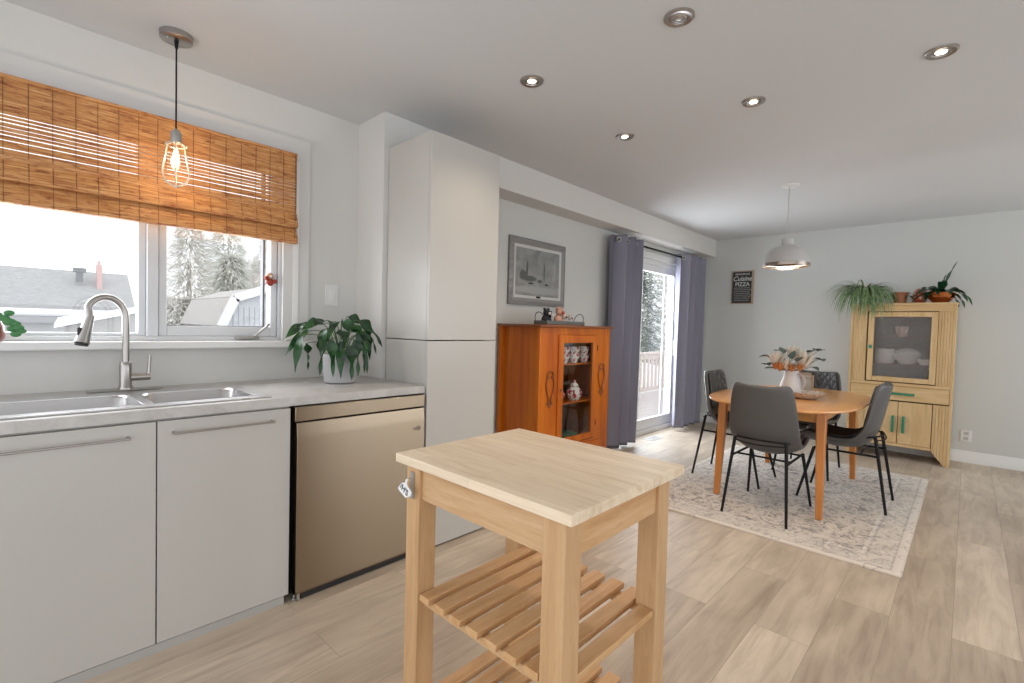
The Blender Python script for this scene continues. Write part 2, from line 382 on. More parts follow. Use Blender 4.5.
MB().tube([(.94, YW+.01, 1.15), (.955, YW+.005, 1.165), (1.0, YW-.0, 1.205), (1.012, YW-.0, 1.222)], [.007, .006, .006, .009]).build('crank_arm', MNI, ck)
# little hanging ornament on the sash
MR = mat('ornament_red', (.30, .035, .02), .5)
o = thing('ornament', 'tiny red and tan ornament stuck on the right edge of the kitchen window', 'ornament', (1.02, YW+.02, 1.44))
MB().sphere((1.02, YW+.012, 1.487), .02, 10).build('head', mat('ornament_tan', (.42, .2, .09), .6), o)
MB().sphere((1.02, YW+.012, 1.455), .021, 10, (1, .8, 1.1)).sphere((1.0, YW+.006, 1.475), .013, 8).sphere((1.042, YW+.006, 1.46), .013, 8).build('body', MR, o)
MB().sphere((1.02, YW-.006, 1.485), .008, 8).build('face', MCER, o)

# ------------------------------------------------------------------ bamboo blind
MBAM = mat('bamboo_slats', (.5, .24, .08), .55)
v = coords(MBAM)
n1 = noise(MBAM, coords(MBAM, (7, 1, 130)), 1, 3, .6)
n2 = noise(MBAM, coords(MBAM, (9, 1, 48)), 1.3, 5, .75)
c = ramp(MBAM, n1, [(.3, (.30, .10, .028)), (.5, (.52, .235, .072)), (.7, (.68, .39, .16))])
c = mixc(MBAM, c, (.24, .06, .015), ramp(MBAM, n2, [(.53, (0, 0, 0)), (.62, (.85, .85, .85))]))
L(MBAM, c, bsdf(MBAM).inputs['Base Color'])
bsdf(MBAM).inputs['Transmission Weight'].default_value = 0
MCORD = mat('brown_cord', (.10, .04, .02), .8)
bl = thing('bamboo_blind', 'orange-brown bamboo roman blind half lowered over the kitchen window', 'blind', (.07, YW-.05, 1.68))
BX0, BX1 = -1.02, 1.127
rnd = random.Random(3)
m = MB(); z = 1.68
while z < 2.165:
    inband = 1.865 < z < 2.045
    hgt = rnd.choice((.0042, .005, .006)); gap = .0004
    if inband and int((z-1.865)/.0165) != int((z+hgt-1.865)/.0165): gap = rnd.choice((.0024, .0032, .0040))
    m.box((BX0, YW-.070, z), (BX1, YW-.067, z+hgt)); z += hgt+gap
m.build('slats', MBAM, bl, smooth=False)
m = MB(); z = 2.045
while z < 2.165:
    m.box((BX0, YW-.062, z), (BX1, YW-.059, z+.0052)); z += .0056
m.build('valance', MBAM, bl, smooth=False)
m = MB()                                            # gathered folds at the bottom
for zb, d in ((1.678, .0), (1.765, .004)):
    pr = [(YW-.072-d, zb+.075), (YW-.083-d, zb+.04), (YW-.094-d, zb+.008), (YW-.092-d, zb-.004), (YW-.078-d, zb-.008), (YW-.064-d, zb-.002), (YW-.060, zb+.03), (YW-.058, zb+.08), (YW-.064, zb+.08)]
    m.prism(pr, 'x', BX0, BX1)
m.build('bottom_folds', MBAM, bl)
m = MB()
x = BX0+.03
while x < BX1:
    m.box((x, YW-.0715, 1.86), (x+.0014, YW-.0700, 2.165))
    m.tube([(x+.001, YW-.0775, 1.84), (x+.001, YW-.099, 1.770), (x+.001, YW-.082, 1.755), (x+.001, YW-.0955, 1.683), (x+.001, YW-.094, 1.672)], .0008, 5); x += .0705
m.build('cords', MCORD, bl)
MB().box((BX0, YW-.076, 2.158), (BX1, YW-.026, 2.172)).build('headrail', MBAM, bl)
MB().tube([(BX1-.012, YW-.078, 2.16), (BX1-.010, YW-.08, 1.9), (BX1-.02, YW-.10, 1.70)], .0015, 5).build('pull_cord', MCORD, bl)

# light switch, outlet, vent
o = thing('light_switch', 'white rocker light switch on the wall beside the kitchen window', 'switch', (1.372, YW, 1.402))
MB().cbox((1.372, YW-.004, 1.402), (.082, .008, .125)).build('plate', MWALLP, o, bevel=.003)
MB().cbox((1.372, YW-.010, 1.402), (.036, .006, .07)).build('rocker', MTRIM, o, bevel=.002)
o = thing('wall_outlet', 'white wall outlet low on the far wall right of the honey cabinet', 'outlet', (XF, -.022, .265))
MB().cbox((XF-.004, -.022, .265), (.008, .085, .115)).build('plate', MWALLP, o, bevel=.003)
MB().cbox((XF-.009, -.022, .29), (.004, .034, .032)).cbox((XF-.009, -.022, .24), (.004, .034, .032)).build('socket', mat('socket_grey', (.45, .45, .44), .5), o)
o = thing('floor_vent', 'white metal floor vent in front of the patio door', 'vent', (5.12, 2.58, .004))
MB().box((4.99, 2.52, 0), (5.25, 2.64, .006)).build('grille_frame', MTRIM, o, bevel=.002)
m = MB()
for k in range(10): m.box((5.005+k*.0235, 2.535, .006), (5.015+k*.0235, 2.625, .009))
m.build('louvers', MALU, o)

# ------------------------------------------------------------------ patio door and curtains
dr = bpy.data.objects.new('door_1', None); C.objects.link(dr); dr.location = (5.36, YD+.06, 0); dr['kind'] = 'structure'
frame(MB(), DX0, DX1, 0, DZ1, .05, YD+.02, YD+.18, .05).build('door_frame', MTRIM, dr, bevel=.004)
frame(MB(), 4.68, 5.24, .05, 2.03, .09, YD+.10, YD+.14, .10).build('fixed_panel', MTRIM, dr, bevel=.004)
sp = frame(MB(), 5.02, 6.05, .05, 2.03, .085, YD+.05, YD+.09, .12).build('sliding_panel', MTRIM, dr, bevel=.004)
MB().box((5.105, YD+.068, .17), (5.965, YD+.072, 1.945)).build('glass', MGL, sp, smooth=False)
MB().box((4.77, YD+.118, .15), (5.15, YD+.122, 1.94)).build('glass', MGL, dr, smooth=False)
MB().box((5.985, YD+.015, .92), (6.015, YD+.05, 1.12)).build('door_handle', MTRIM, sp, bevel=.006)
MB().box((5.74, YD+.074, .17), (5.765, YD+.09, 1.945)).build('screen_edge', MVINYL, sp)
struct('trim_3', MB().box((DX0-.07, YD-.016, 0), (DX0, YD, DZ1+.07)).box((DX1, YD-.016, 0), (DX1+.07, YD, DZ1+.07)).box((DX0, YD-.016, DZ1), (DX1, YD, DZ1+.07)), MTRIM, bevel=.003)

rod = thing('curtain_rod', 'dark curtain rod with grey finials above the patio door', 'curtain rod', (5.25, 2.60, 2.15))
MB().tube([(4.24, 2.60, 2.15), (6.38, 2.60, 2.15)], .011, 12).build('rod', MBLK, rod)
for xx in (4.23, 6.39): MB().sphere((xx, 2.60, 2.15), .018).build('finial', MNI, rod)
for xx in (4.74, 6.372): MB().box((xx, 2.612, 2.13), (xx+.014, YD, 2.15)).build('bracket', MBLK, rod)
def curtain(x0, x1, folds, label, amp=.078):
    t = thing('curtain', label, 'curtain', ((x0+x1)/2, 2.60, .02), 'grey grommet curtains at the patio door')
    m = MB(); n = folds*16; zs = [.02, .3, .8, 1.3, 1.8, 2.08, 2.20]; vs = []
    for j, z in enumerate(zs):
        for i in range(n+1):
            u = i/n; ph = u*folds*2*PI
            k = .75 + .25*z/2.2
            y = 2.60 + amp*k*math.sin(ph) + .006*math.sin(ph*2.3+z*2)
            x = x0 + (x1-x0)*u + .012*math.sin(ph*2)*(1+.5*math.sin(z*2+u*5)) + (u-.5)*.02*(1-z/2.2)
            vs.append((x, y, z))
    fs = [(j*(n+1)+i, j*(n+1)+i+1, (j+1)*(n+1)+i+1, (j+1)*(n+1)+i) for j in range(len(zs)-1) for i in range(n)]
    m.add(vs, fs).build('fabric', MCUR, t, solid=.004, sub=1, angle=180)
    for i in range(folds*2):
        xx = x0+(x1-x0)*(i+.0)/(folds*2)
        if i == 0: xx += .02
        g_ = MB(); g_.lathe([(.014, -.006), (.026, -.006), (.030, 0), (.026, .006), (.014, .006), (.014, -.006)], (0, 0, 0), 20)
        ang = R(62) if i % 2 == 0 else R(-62)
        rot = Matrix.Rotation(ang, 4, 'Z') @ Matrix.Rotation(R(90), 4, 'X')
        g_.v = [rot @ q + Vector((xx, 2.60, 2.15)) for q in g_.v]
        g_.build('grommet', MNI, t)
    return t
curtain(4.19, 4.68, 3, 'grey grommet curtain left of the patio door, beside the brown hutch')
curtain(5.72, 6.36, 4, 'grey grommet curtain right of the patio door, near the room corner')

# ------------------------------------------------------------------ kitchen run
YF = 2.13
ct = thing('countertop', 'grey stone-look countertop running under the kitchen window', 'countertop', (.4, 2.4, .872))
m = MB(); hx0, hx1, hy0, hy1 = -.36, .765, 2.20, 2.60
m.box((-.75, YF-.01, .872), (1.562, hy0, .91)); m.box((-.75, hy1, .872), (1.537, YW, .91)); m.box((-.75, hy0, .872), (hx0, hy1, .91)); m.box((hx1, hy0, .872), (1.562, hy1, .91))
m.box((1.530, 2.529, .872), (1.5369, YW, .91))
m.build('worktop', MCTR, ct, smooth=False)
sk = thing('kitchen_sink', 'double-bowl stainless steel sink set in the grey countertop', 'sink', (.2, 2.4, .91))
m = MB()
rx0, rx1, ry0, ry1 = -.40, .790, 2.165, 2.645
basins = [(-.34, .352, 2.225, 2.535), (.388, .742, 2.225, 2.535)]
zr0, zr1 = .910, .916
m.box((rx0, ry0, zr0), (rx1, basins[0][2], zr1)); m.box((rx0, basins[0][3], zr0), (rx1, ry1, zr1))
m.box((rx0, basins[0][2], zr0), (basins[0][0], basins[0][3], zr1)); m.box((basins[0][1], basins[0][2], zr0), (basins[1][0], basins[0][3], zr1)); m.box((basins[1][1], basins[0][2], zr0), (rx1, basins[0][3], zr1))
m.build('rim', MSSB, sk, bevel=.002)
def rrect(x0, x1, y0, y1, r, n=6):
    o_ = []
    for cx, cy, a0 in ((x1-r, y1-r, 0), (x0+r, y1-r, 90), (x0+r, y0+r, 180), (x1-r, y0+r, 270)):
        for i in range(n+1):
            a = R(a0+90*i/n); o_.append((cx+r*math.cos(a), cy+r*math.sin(a)))
    return o_
for b_ in basins:
    m = MB(); rings = []
    for (ins, z, r) in ((-.0, .9165, .012), (0, .914, .05), (.004, .905, .06), (.012, .78, .07), (.04, .745, .08), (.12, .74, .03)):
        rings.append([(x, y, z) for x, y in rrect(b_[0]+ins, b_[1]-ins, b_[2]+ins, b_[3]-ins, r)])
    n = len(rings[0]); vs = [p for r_ in rings for p in r_]
    fs = [(i*n+k, i*n+(k+1) % n, (i+1)*n+(k+1) % n, (i+1)*n+k) for i in range(len(rings)-1) for k in range(n)] + [tuple(range((len(rings)-1)*n, len(rings)*n))]
    bo = m.add(vs, fs).build('basin', MSSB, sk, angle=60)
    cx, cy = (b_[0]+b_[1])/2, (b_[2]+b_[3])/2
    MB().lathe([(.0, .7412), (.028, .7412), (.045, .744), (.045, .7405)], (cx, cy, 0), 24).build('drain', MNI, bo)
fc = thing('faucet', 'brushed nickel gooseneck pull-down faucet behind the sink', 'faucet', (.367, 2.70, .916))
m = MB(); m.box((.235, 2.672, .916), (.50, 2.728, .921)).build('base_plate', MNI, fc, bevel=.002)
MB().lathe([(.027, .921), (.027, .93), (.023, .935), (.0225, 1.02), (.021, 1.035), (.0165, 1.04)], (.367, 2.70, 0), 24).build('body', MNI, fc)
pts = [(.367, 2.70, 1.035), (.367, 2.70, 1.20)] + [(.367-.068+.068*math.cos(a), 2.70-.012*(1-math.cos(a)), 1.235+.088*math.sin(a)) for a in [R(i*15) for i in range(0, 11)]] + [(.222+.022, 2.67, 1.235)]
MB().tube(pts, .0135, 16).build('gooseneck', MNI, fc)
hd = MB().tube([(.247, 2.672, 1.243), (.243, 2.67, 1.225), (.228, 2.664, 1.165), (.219, 2.66, 1.128), (.218, 2.659, 1.124)], [.0150, .0165, .0215, .0265, .0235], 20).build('spray_head', MNI, fc)
MB().tube([(.218, 2.659, 1.1245), (.2165, 2.658, 1.117)], [.0225, .0225], 20).build('nozzle', MRUB, hd)
MB().cbox((.210, 2.656, 1.175), (.012, .014, .035)).build('spray_button', MRUB, hd, bevel=.003)
MB().tube([(.385, 2.70, .972), (.44, 2.70, .972), (.455, 2.70, .972)], [.016, .016, .0155], 16).build('valve', MNI, fc)
MB().tube([(.449, 2.70, .985), (.452, 2.70, 1.03), (.454, 2.70, 1.068)], [.008, .0065, .0065], 12).build('lever', MNI, fc)

def bar_handle(x0, x1, z, y, parent):
    m = MB().tube([(x0, y-.03, z), (x1, y-.03, z)], .0042, 10)
    for x in (x0+.006, x1-.006): m.tube([(x, y, z), (x, y-.031, z)], .0055, 10)
    return m.build('handle', MNI, parent)
cb = thing('sink_cabinet', 'white flat-front base cabinet with bar handles under the sink', 'cabinet', (.1, 2.4, 0))
CX0, CX1 = -.60, .856
m = MB(); m.box((CX0, YF+.022, .03), (CX0+.016, YW-.01, .866)); m.box((CX1-.016, YF+.022, .03), (CX1, YW-.01, .866)); m.box((CX0, YW-.02, .03), (CX1, YW-.01, .866)); m.box((CX0, YF+.022, .03), (CX1, YW-.02, .05))
m.box((CX0+.016, YF+.022, .845), (CX1-.016, YF+.04, .866))
m.build('carcass', MCAB, cb, smooth=False)
for (x0, x1, h0, h1) in ((-.60, -.106, -.55, -.2), (-.102, .3775, -.05, .301), (.3815, CX1, .424, .782)):
    d = MB().box((x0, YF, .036), (x1, YF+.020, .862)).build('door', MCAB, cb, bevel=.0015)
    bar_handle(h0, h1, .816, YF, d)
MB().box((CX0, YF+.002, 0), (.838, YF+.016, .034)).build('toe_kick', mat('grey_toe_kick', (.40, .39, .37), .5), cb)

# dishwasher
dw = thing('dishwasher', 'stainless steel dishwasher under the counter beside the tall white cabinet', 'dishwasher', (1.2, 2.4, 0))
MB().box((.876, YF+.03, .02), (1.548, YW-.04, .855)).build('tub', MRUB, dw, smooth=False)
MB().box((.868, YF-.022, .802), (1.555, YF+.03, .866)).build('control_panel', MSS, dw, bevel=.003)
MB().prism([(YF-.018, .795), (YF-.024, .745), (YF-.026, .722), (YF-.026, .04), (YF-.018, .028), (YF+.028, .028), (YF+.028, .795)], 'x', .876, 1.553).build('door_panel', MSS, dw, bevel=.0015, angle=20)
MB().box((.876, YF-.004, .787), (1.553, YF+.03, .802)).build('pocket_handle', MDARK, dw)
MB().box((.905, YF-.012, .001), (1.52, YF+.03, .026)).build('toe_panel', MRUB, dw)
m = MB()
for x in (.885, 1.535): MB().lathe([(.014, 0), (.014, .008), (.006, .01), (.006, .03)], (x, YF+.01, 0), 12).build('foot', MALU, dw)
for x in (.890, 1.532): MB().cbox((x, YF-.018, .018), (.012, .01, .03)).build('bracket', MALU, dw)
lg = MB(); cxl, czl = 1.513, .690
lg.tube([(cxl+.011*math.cos(R(a)), YF-.027, czl+.011*math.sin(R(a))) for a in range(0, 360, 20)], .0014, 6, closed=True)
lg.box((cxl-.001, YF-.028, czl-.005), (cxl+.001, YF-.0265, czl+.005)); lg.box((cxl-.001, YF-.028, czl-.005), (cxl+.005, YF-.0265, czl-.003))
lg.box((cxl-.030, YF-.028, czl-.007), (cxl-.028, YF-.0265, czl+.006)); lg.box((cxl-.030, YF-.028, czl-.007), (cxl-.023, YF-.0265, czl-.005))
lg.tube([(cxl-.015+.006*math.cos(R(a)), YF-.0272, czl+.006*math.sin(R(a))) for a in range(50, 361, 30)], .001, 5)
lg.build('round_badge', MRUB, dw)

# tall cabinet
tc_ = thing('tall_cabinet', 'tall white pantry cabinet at the end of the counter', 'cabinet', (1.82, 2.3, 0))
TX0, TX1, TY = 1.568, 2.077, 2.108
MB().box((TX0, TY+.022, .0), (TX1, YB-.004, 1.152)).build('lower_carcass', MCAB, tc_, bevel=.0015)
MB().box((TX0, TY+.022, 1.157), (TX1, YB-.004, 2.2755)).build('upper_carcass', MCAB, tc_, bevel=.0015)
MB().box((TX0, TY, .01), (TX1, TY+.02, 1.152)).build('door', MCAB, tc_, bevel=.0015)
MB().box((TX0, TY, 1.158), (TX1, TY+.02, 2.2755)).build('door', MCAB, tc_, bevel=.0015)

# ------------------------------------------------------------------ butcher block cart
kc = thing('kitchen_cart', 'pale birch kitchen cart with butcher block top and slatted shelves', 'cart', (1.04, .87, 0))
MB().box((.775, .558, .845), (1.30, 1.185, .87)).build('top', MBB, kc, bevel=.002)
Lx = (.790, 1.205); Ly = (.583, 1.088); LW = .060
for x in Lx:
    for y in Ly: MB().box((x, y, 0), (x+LW, y+LW, .845)).build('leg', MBIRCH, kc, bevel=.002)
for x in (.800, 1.235): MB().box((x, .643, .752), (x+.02, 1.088, .845)).build('apron', MBIRCHY, kc, bevel=.0015)
for y in (.592, 1.118): MB().box((.850, y, .752), (1.205, y+.02, .845)).build('apron', MBIRCHX, kc, bevel=.0015)
for zt in (.487, .195):
    for x in (.812, 1.222): MB().box((x, .643, zt-.038), (x+.028, 1.088, zt-.018)).build('shelf_rail', MBIRCHY, kc, bevel=.0015)
    for k in range(8):
        y = .609 if k == 0 else .672+(k-1)*.0655
        x0, x1 = (.852, 1.203) if k == 0 else (.796, 1.272)
        MB().box((x0, y-.021, zt-.018), (x1, y+.021, zt)).build('slat', MBIRCHX, kc, bevel=.0015)
# small cut-out tag hanging from a metal hook on the leg
hk = thing('hook', 'small galvanised hook plate on the far left leg of the birch cart', 'hook', (.788, 1.135, .79))
MB().cbox((.7875, 1.118, .79), (.004, .016, .075)).build('plate', MALU, hk)
MB().tube([(.785, 1.118, .81), (.772, 1.118, .812), (.768, 1.118, .802), (.772, 1.118, .795)], .002, 8).build('prong', MALU, hk)
tg = thing('tag', 'white diamond-shaped paper tag hanging at the cart corner', 'tag', (.768, 1.12, .775))
pl = [(1.107, .812), (1.112, .801), (1.105, .793), (1.088, .781), (1.092, .770), (1.115, .760), (1.142, .771), (1.153, .778), (1.135, .797), (1.118, .802), (1.115, .812)]
MB().prism(pl, 'x', .763, .766).build('paper', mat('paper', (.8, .8, .8), .7), tg, smooth=False)
def text(name, s, size, loc, rot, material, parent, ext=.0005, shear=0, width=None):
    cu = bpy.data.curves.new(name, 'FONT'); cu.body = s; cu.size = size; cu.extrude = ext; cu.align_x = 'CENTER'; cu.align_y = 'CENTER'; cu.shear = shear; cu.offset = size*.012
    cu.materials.append(material)
    o_ = bpy.data.objects.new(name, cu); C.objects.link(o_)
    off = Vector((0, 0, 0)); q = parent
    while q is not None: off += q.location; q = q.parent
    o_.parent = parent; o_.location = Vector(loc)-off; o_.rotation_euler = rot
    if width: o_.scale = (width, 1, 1)
    me = bpy.data.meshes.new_from_object(o_.evaluated_get(bpy.context.evaluated_depsgraph_get()))
    n_ = bpy.data.objects.new(name, me); C.objects.link(n_); n_.parent = parent; n_.location = o_.location; n_.rotation_euler = o_.rotation_euler; n_.scale = o_.scale
    bpy.data.objects.remove(o_); n_.name = name
    return n_
# text on a face looking toward -X reads along -Y
ro = Matrix((( 0, 0, -1), (-1, 0, 0), (0, 1, 0))).to_4x4()
rt = (ro @ Matrix.Rotation(R(-24), 4, 'Z')).to_euler()
text('lettering', "/H'S", .024, (.7622, 1.121, .781), rt, MRUB, tg, .0003)

# ------------------------------------------------------------------ rug
rug = MB().box((3.165, .20, .0), (5.525, 1.80, .011)).build('rug', MRUG, None, bevel=.003)
move_origin(rug, (4.345, 1.0, 0)); tag(rug, 'cream and grey faded oriental rug under the dining table', 'rug')
GZ = .0115

# ------------------------------------------------------------------ dining table
tb = thing('dining_table', 'orange-brown teak dining table with rounded top and four tapered legs', 'table', (4.32, 1.01, GZ))
def superell(cx, cy, a, b, n, k=72):
    o_ = []
    for i in range(k):
        t = 2*PI*i/k; c_, s_2 = math.cos(t), math.sin(t)
        o_.append((cx+a*math.copysign(abs(c_)**(2/n), c_), cy+b*math.copysign(abs(s_2)**(2/n), s_2)))
    return o_
m = MB(); rings = [(.79, .726), (.815, .732), (.82, .740), (.818, .747), (.81, .75)]
vs = []
for a, z in rings: vs += [(x, y, z) for x, y in superell(4.33, 1.01, a, a-.32, 2.9)]
n = 72; fs = [(i*n+k, i*n+(k+1) % n, (i+1)*n+(k+1) % n, (i+1)*n+k) for i in range(len(rings)-1) for k in range(n)] + [tuple(range(n))[::-1], tuple(range((len(rings)-1)*n, len(rings)*n))]
m.add(vs, fs).build('tabletop', MTBL, tb)
ax0, ax1, ay0, ay1 = 3.76, 4.95, .70, 1.33
for y in (ay0, ay1): MB().box((ax0, y-.01, .65), (ax1, y+.01, .727)).build('apron', MTBL, tb)
for x in (ax0, ax1): MB().box((x-.01, ay0, .65), (x+.01, ay1, .727)).build('apron', MTBL, tb)
for x, fx in ((3.755, 3.73), (4.96, 5.01)):
    for y, fy in ((.69, .675), (1.325, 1.345)):
        a, b = .030, .019
        MB().hexa([(fx-b, fy-b, GZ), (fx+b, fy-b, GZ), (fx+b, fy+b, GZ), (fx-b, fy+b, GZ)], [(x-a, y-a, .727), (x+a, y-a, .727), (x+a, y+a, .727), (x-a, y+a, .727)]).build('leg', MTLEG, tb, bevel=.006)

# ------------------------------------------------------------------ dining chairs
def chair_profile():
    # (x forward, z, half width)
    return [(-.245, .885, .160), (-.243, .872, .186), (-.232, .82, .200), (-.215, .73, .213), (-.198, .64, .222), (-.180, .56, .228), (-.152, .485, .230), (-.09, .425, .226), (.02, .405, .222), (.12, .412, .218), (.2, .425, .210), (.262, .428, .200), (.290, .408, .182)]
def shell_grid(push=0, shrink=1, a=0, b=None):
    pr = chair_profile()[a:b]; n = 12; vs = []
    for i, (x, z, hw) in enumerate(pr):
        p0 = Vector((pr[max(i-1, 0)][0], 0, pr[max(i-1, 0)][1])); p1 = Vector((pr[min(i+1, len(pr)-1)][0], 0, pr[min(i+1, len(pr)-1)][1]))
        t = (p1-p0).normalized(); nr = Vector((t.z*-1, 0, t.x))     # toward the sitter
        if nr.x < 0 and nr.z < 0: nr = -nr
        for k in range(n+1):
            u = -1+2*k/n
            wrap = (.055 if x < -.16 else .075)*abs(u)**2.4
            p = Vector((x, u*hw*shrink, z)) + nr*(wrap+push)
            vs.append(p)
    m_ = len(pr)
    return vs, [(i*(n+1)+k, i*(n+1)+k+1, (i+1)*(n+1)+k+1, (i+1)*(n+1)+k) for i in range(m_-1) for k in range(n)]
def make_chair(label):
    t = thing('dining_chair', label, 'chair', (0, 0, 0), 'charcoal bucket chairs around the dining table')
    MB().add(*shell_grid()).build('shell', MLEA, t, solid=.030, sub=2, angle=180)
    MB().add(*shell_grid(.018, .84, 1, 6)).build('quilted_back_pad', MQ, t, solid=.018, sub=2, angle=180)
    MB().add(*shell_grid(.018, .86, 6, 12)).build('seat_pad', MSEAT, t, solid=.02, sub=2, angle=180)
    # back hoop round the shell, side rails, cross bar under the seat
    hoop = [(-.10, .178, .505), (-.15, .172, .512), (-.203, .150, .52), (-.226, .10, .522), (-.232, 0, .522), (-.226, -.10, .522), (-.203, -.150, .52), (-.15, -.172, .512), (-.10, -.178, .505)]
    MB().tube(bez(hoop, 24), .0065, 8).tube([(-.205, .165, .50), (-.225, .08, .492), (-.23, 0, .49), (-.225, -.08, .492), (-.205, -.165, .50)], .005, 8).build('back_hoop', MBLK, t)
    for s in (1, -1):
        MB().tube([(-.272, .205*s, .0), (-.19, .165*s, .50), (-.185, .162*s, .515)], [.009, .012, .012], 8).build('leg', MBLK, t)
        MB().tube([(.285, .218*s, .0), (.19, .175*s, .385)], [.009, .012], 8).build('leg', MBLK, t)
        MB().tube([(-.212, .176*s, .385), (.19, .175*s, .385)], .008, 8).build('side_rail', MBLK, t)
    for xx in (.15, -.10): MB().tube([(xx, -.176, .382), (xx, .176, .382)], .007, 8).build('cross_bar', MBLK, t)
    return t
ch0 = make_chair('charcoal dining chair in front of the table, its plain back to the camera')
chairs = [(3.675, .985, 0, 1.05, .97, None),
          (4.385, .628, 90, .97, 1.04, 'charcoal dining chair right of the table, seen from the side by the honey cabinet'),
          (4.32, 1.43, -90, .97, 1.04, 'charcoal dining chair left of the table, nearest the patio door curtains'),
          (5.06, 1.025, 180, 1.03, .98, 'charcoal dining chair at the far end of the table, facing the camera')]
for x, y, rz, sx_, sy_, lab in chairs:
    o = ch0 if lab is None else dup(ch0)
    o.location = (x, y, GZ); o.rotation_euler = (0, 0, R(rz)); o.scale = (sx_, sy_, 1)
    if lab: o['label'] = lab

# ------------------------------------------------------------------ table centre
TZ = .7505
def pm(name, col, rough=.6): return mat(name, col, rough)
MCREAM = mat('cream_petals', (.72, .65, .55), .7); MPEACH = mat('orange_petals', (.62, .24, .07), .7); MEUC = mat('eucalyptus', (.09, .13, .11), .6)
vs_ = thing('flower_vase', 'whitish ceramic jug on the dining table holding the bouquet', 'vase', (4.32, 1.015, TZ))
MB().lathe([(.0, 0), (.066, 0), (.080, .02), (.082, .05), (.072, .10), (.056, .15), (.050, .18), (.056, .202), (.051, .202), (.046, .18), (.05, .15), (.0, .145)], (4.32, 1.015, TZ), 32).build('body', mat('blush_ceramic', (.66, .62, .61), .35), vs_)
MB().tube(bez([(4.31, .968, TZ+.18), (4.30, .90, TZ+.17), (4.30, .905, TZ+.08), (4.31, .945, TZ+.06)], 12), .008, 8).build('handle', mat('blush_ceramic_handle', (.55, .47, .45), .35), vs_)
bq = thing('bouquet', 'bouquet of cream proteas, orange blooms and eucalyptus in the jug', 'flowers', (4.32, 1.045, TZ+.15))
rnd = random.Random(5)
def protea(mb, c, r, n=22):
    for k in range(n):
        a = k*2.4; t = (k % 11)/11
        d = Vector((math.cos(a)*(.25+t*.7), math.sin(a)*(.25+t*.7), 1.0-.4*t)); mb.leaf(Vector(c)-Vector((0, 0, r*.8)), d, r*2.0, r*.42, -.5, 0, 5)
m = MB()
for c_, r_ in (((4.27, 1.11, 1.02), .075), ((4.28, .92, 1.03), .078), ((4.36, 1.02, 1.085), .062), ((4.24, 1.03, .99), .045), ((4.36, .96, 1.05), .05)): protea(m, c_, r_)
m.build('protea_blooms', MCREAM, bq)
m = MB()
for c_, r_ in (((4.22, 1.07, .975), .04), ((4.22, .99, .975), .036), ((4.24, .94, .98), .036), ((4.24, 1.11, .98), .034)): protea(m, c_, r_, 16)
m.build('orange_blooms', MPEACH, bq)
m = MB()
for k in range(34):
    a = rnd.uniform(0, 2*PI); u = rnd.uniform(.1, .95); z = rnd.uniform(.1, 1)
    e = Vector((4.32+math.cos(a)*.09*u, 1.045+math.sin(a)*.17*u, .96+.13*z)); m.tube([(4.32, 1.045, .93), e], .0016, 4)
m.build('stems', mat('dry_stem', (.28, .17, .08), .8), bq)
m = MB()
for (y, z, x) in ((1.215, 1.06, 4.3), (1.20, 1.04, 4.32), (.905, 1.125, 4.35), (.87, 1.115, 4.33), (.86, 1.05, 4.3), (.89, 1.06, 4.32), (1.02, 1.05, 4.21), (.98, 1.03, 4.2), (1.0, 1.0, 4.2), (1.2, .98, 4.3), (1.17, .96, 4.3), (1.1, 1.085, 4.3), (1.13, 1.1, 4.35), (.93, 1.1, 4.3), (1.16, 1.0, 4.25), (.9, .99, 4.28)):
    d = Vector((rnd.uniform(-1, .2), (y-1.045)*6, rnd.uniform(-.3, .6)))
    y -= .03; m.leaf((x, y, z), d, .072, .066, .3, 0, 6, shape=.7); m.tube([(4.31, 1.045, .94), (x, y, z)], .0015, 4)
m.build('eucalyptus_leaves', MEUC, bq)
BWY = .885
bw = thing('bowl', 'speckled cream shallow bowl on the dining table beside the jug', 'bowl', (4.22, BWY, TZ))
MSP = mat('speckled_cream', (.55, .46, .38), .5)
L(MSP, ramp(MSP, noise(MSP, coords(MSP), 60, 2), [(.45, (.60, .53, .45)), (.62, (.40, .31, .25))]), bsdf(MSP).inputs['Base Color'])
MB().lathe([(.0, 0), (.06, 0), (.085, .012), (.115, .035), (.128, .052), (.124, .054), (.108, .04), (.075, .018), (.0, .012)], (4.22, BWY, TZ), 40).build('body', MSP, bw)
bx = thing('card_holder', 'small wood-framed picture standing on the table behind the bowl', 'picture frame', (4.47, .965, TZ))
MLW = wood('light_wood', (.45, .30, .18), (.55, .38, .24), None, 'z', 2, .5)
MB().box((4.46, .90, TZ), (4.475, 1.04, TZ+.17)).build('board', mat('card_cream', (.60, .56, .50), .7), bx)
fr = MB(); fr.box((4.452, .89, TZ), (4.482, .90, TZ+.18)); fr.box((4.452, 1.04, TZ), (4.482, 1.05, TZ+.18)); fr.box((4.452, .89, TZ+.165), (4.482, 1.05, TZ+.18)); fr.box((4.452, .9, TZ+.135), (4.47, 1.04, TZ+.142)); fr.build('frame', MLW, bx)
sp_ = thing('succulent', 'small olive-green succulent sprig between the bowl and the jug', 'plant', (4.36, .985, TZ))
MB().lathe([(0, 0), (.022, 0), (.026, .05), (.022, .05), (0, .045)], (4.36, .985, TZ), 16).build('pot', MPOT, sp_)
m = MB()
for k in range(26):
    a = k*2.4; m.leaf((4.36, .985, TZ+.045), (math.cos(a), math.sin(a), .5+.05*k), .03+.0018*k, .016, .3)
m.build('leaves', mat('olive_leaf', (.10, .12, .04), .6), sp_)

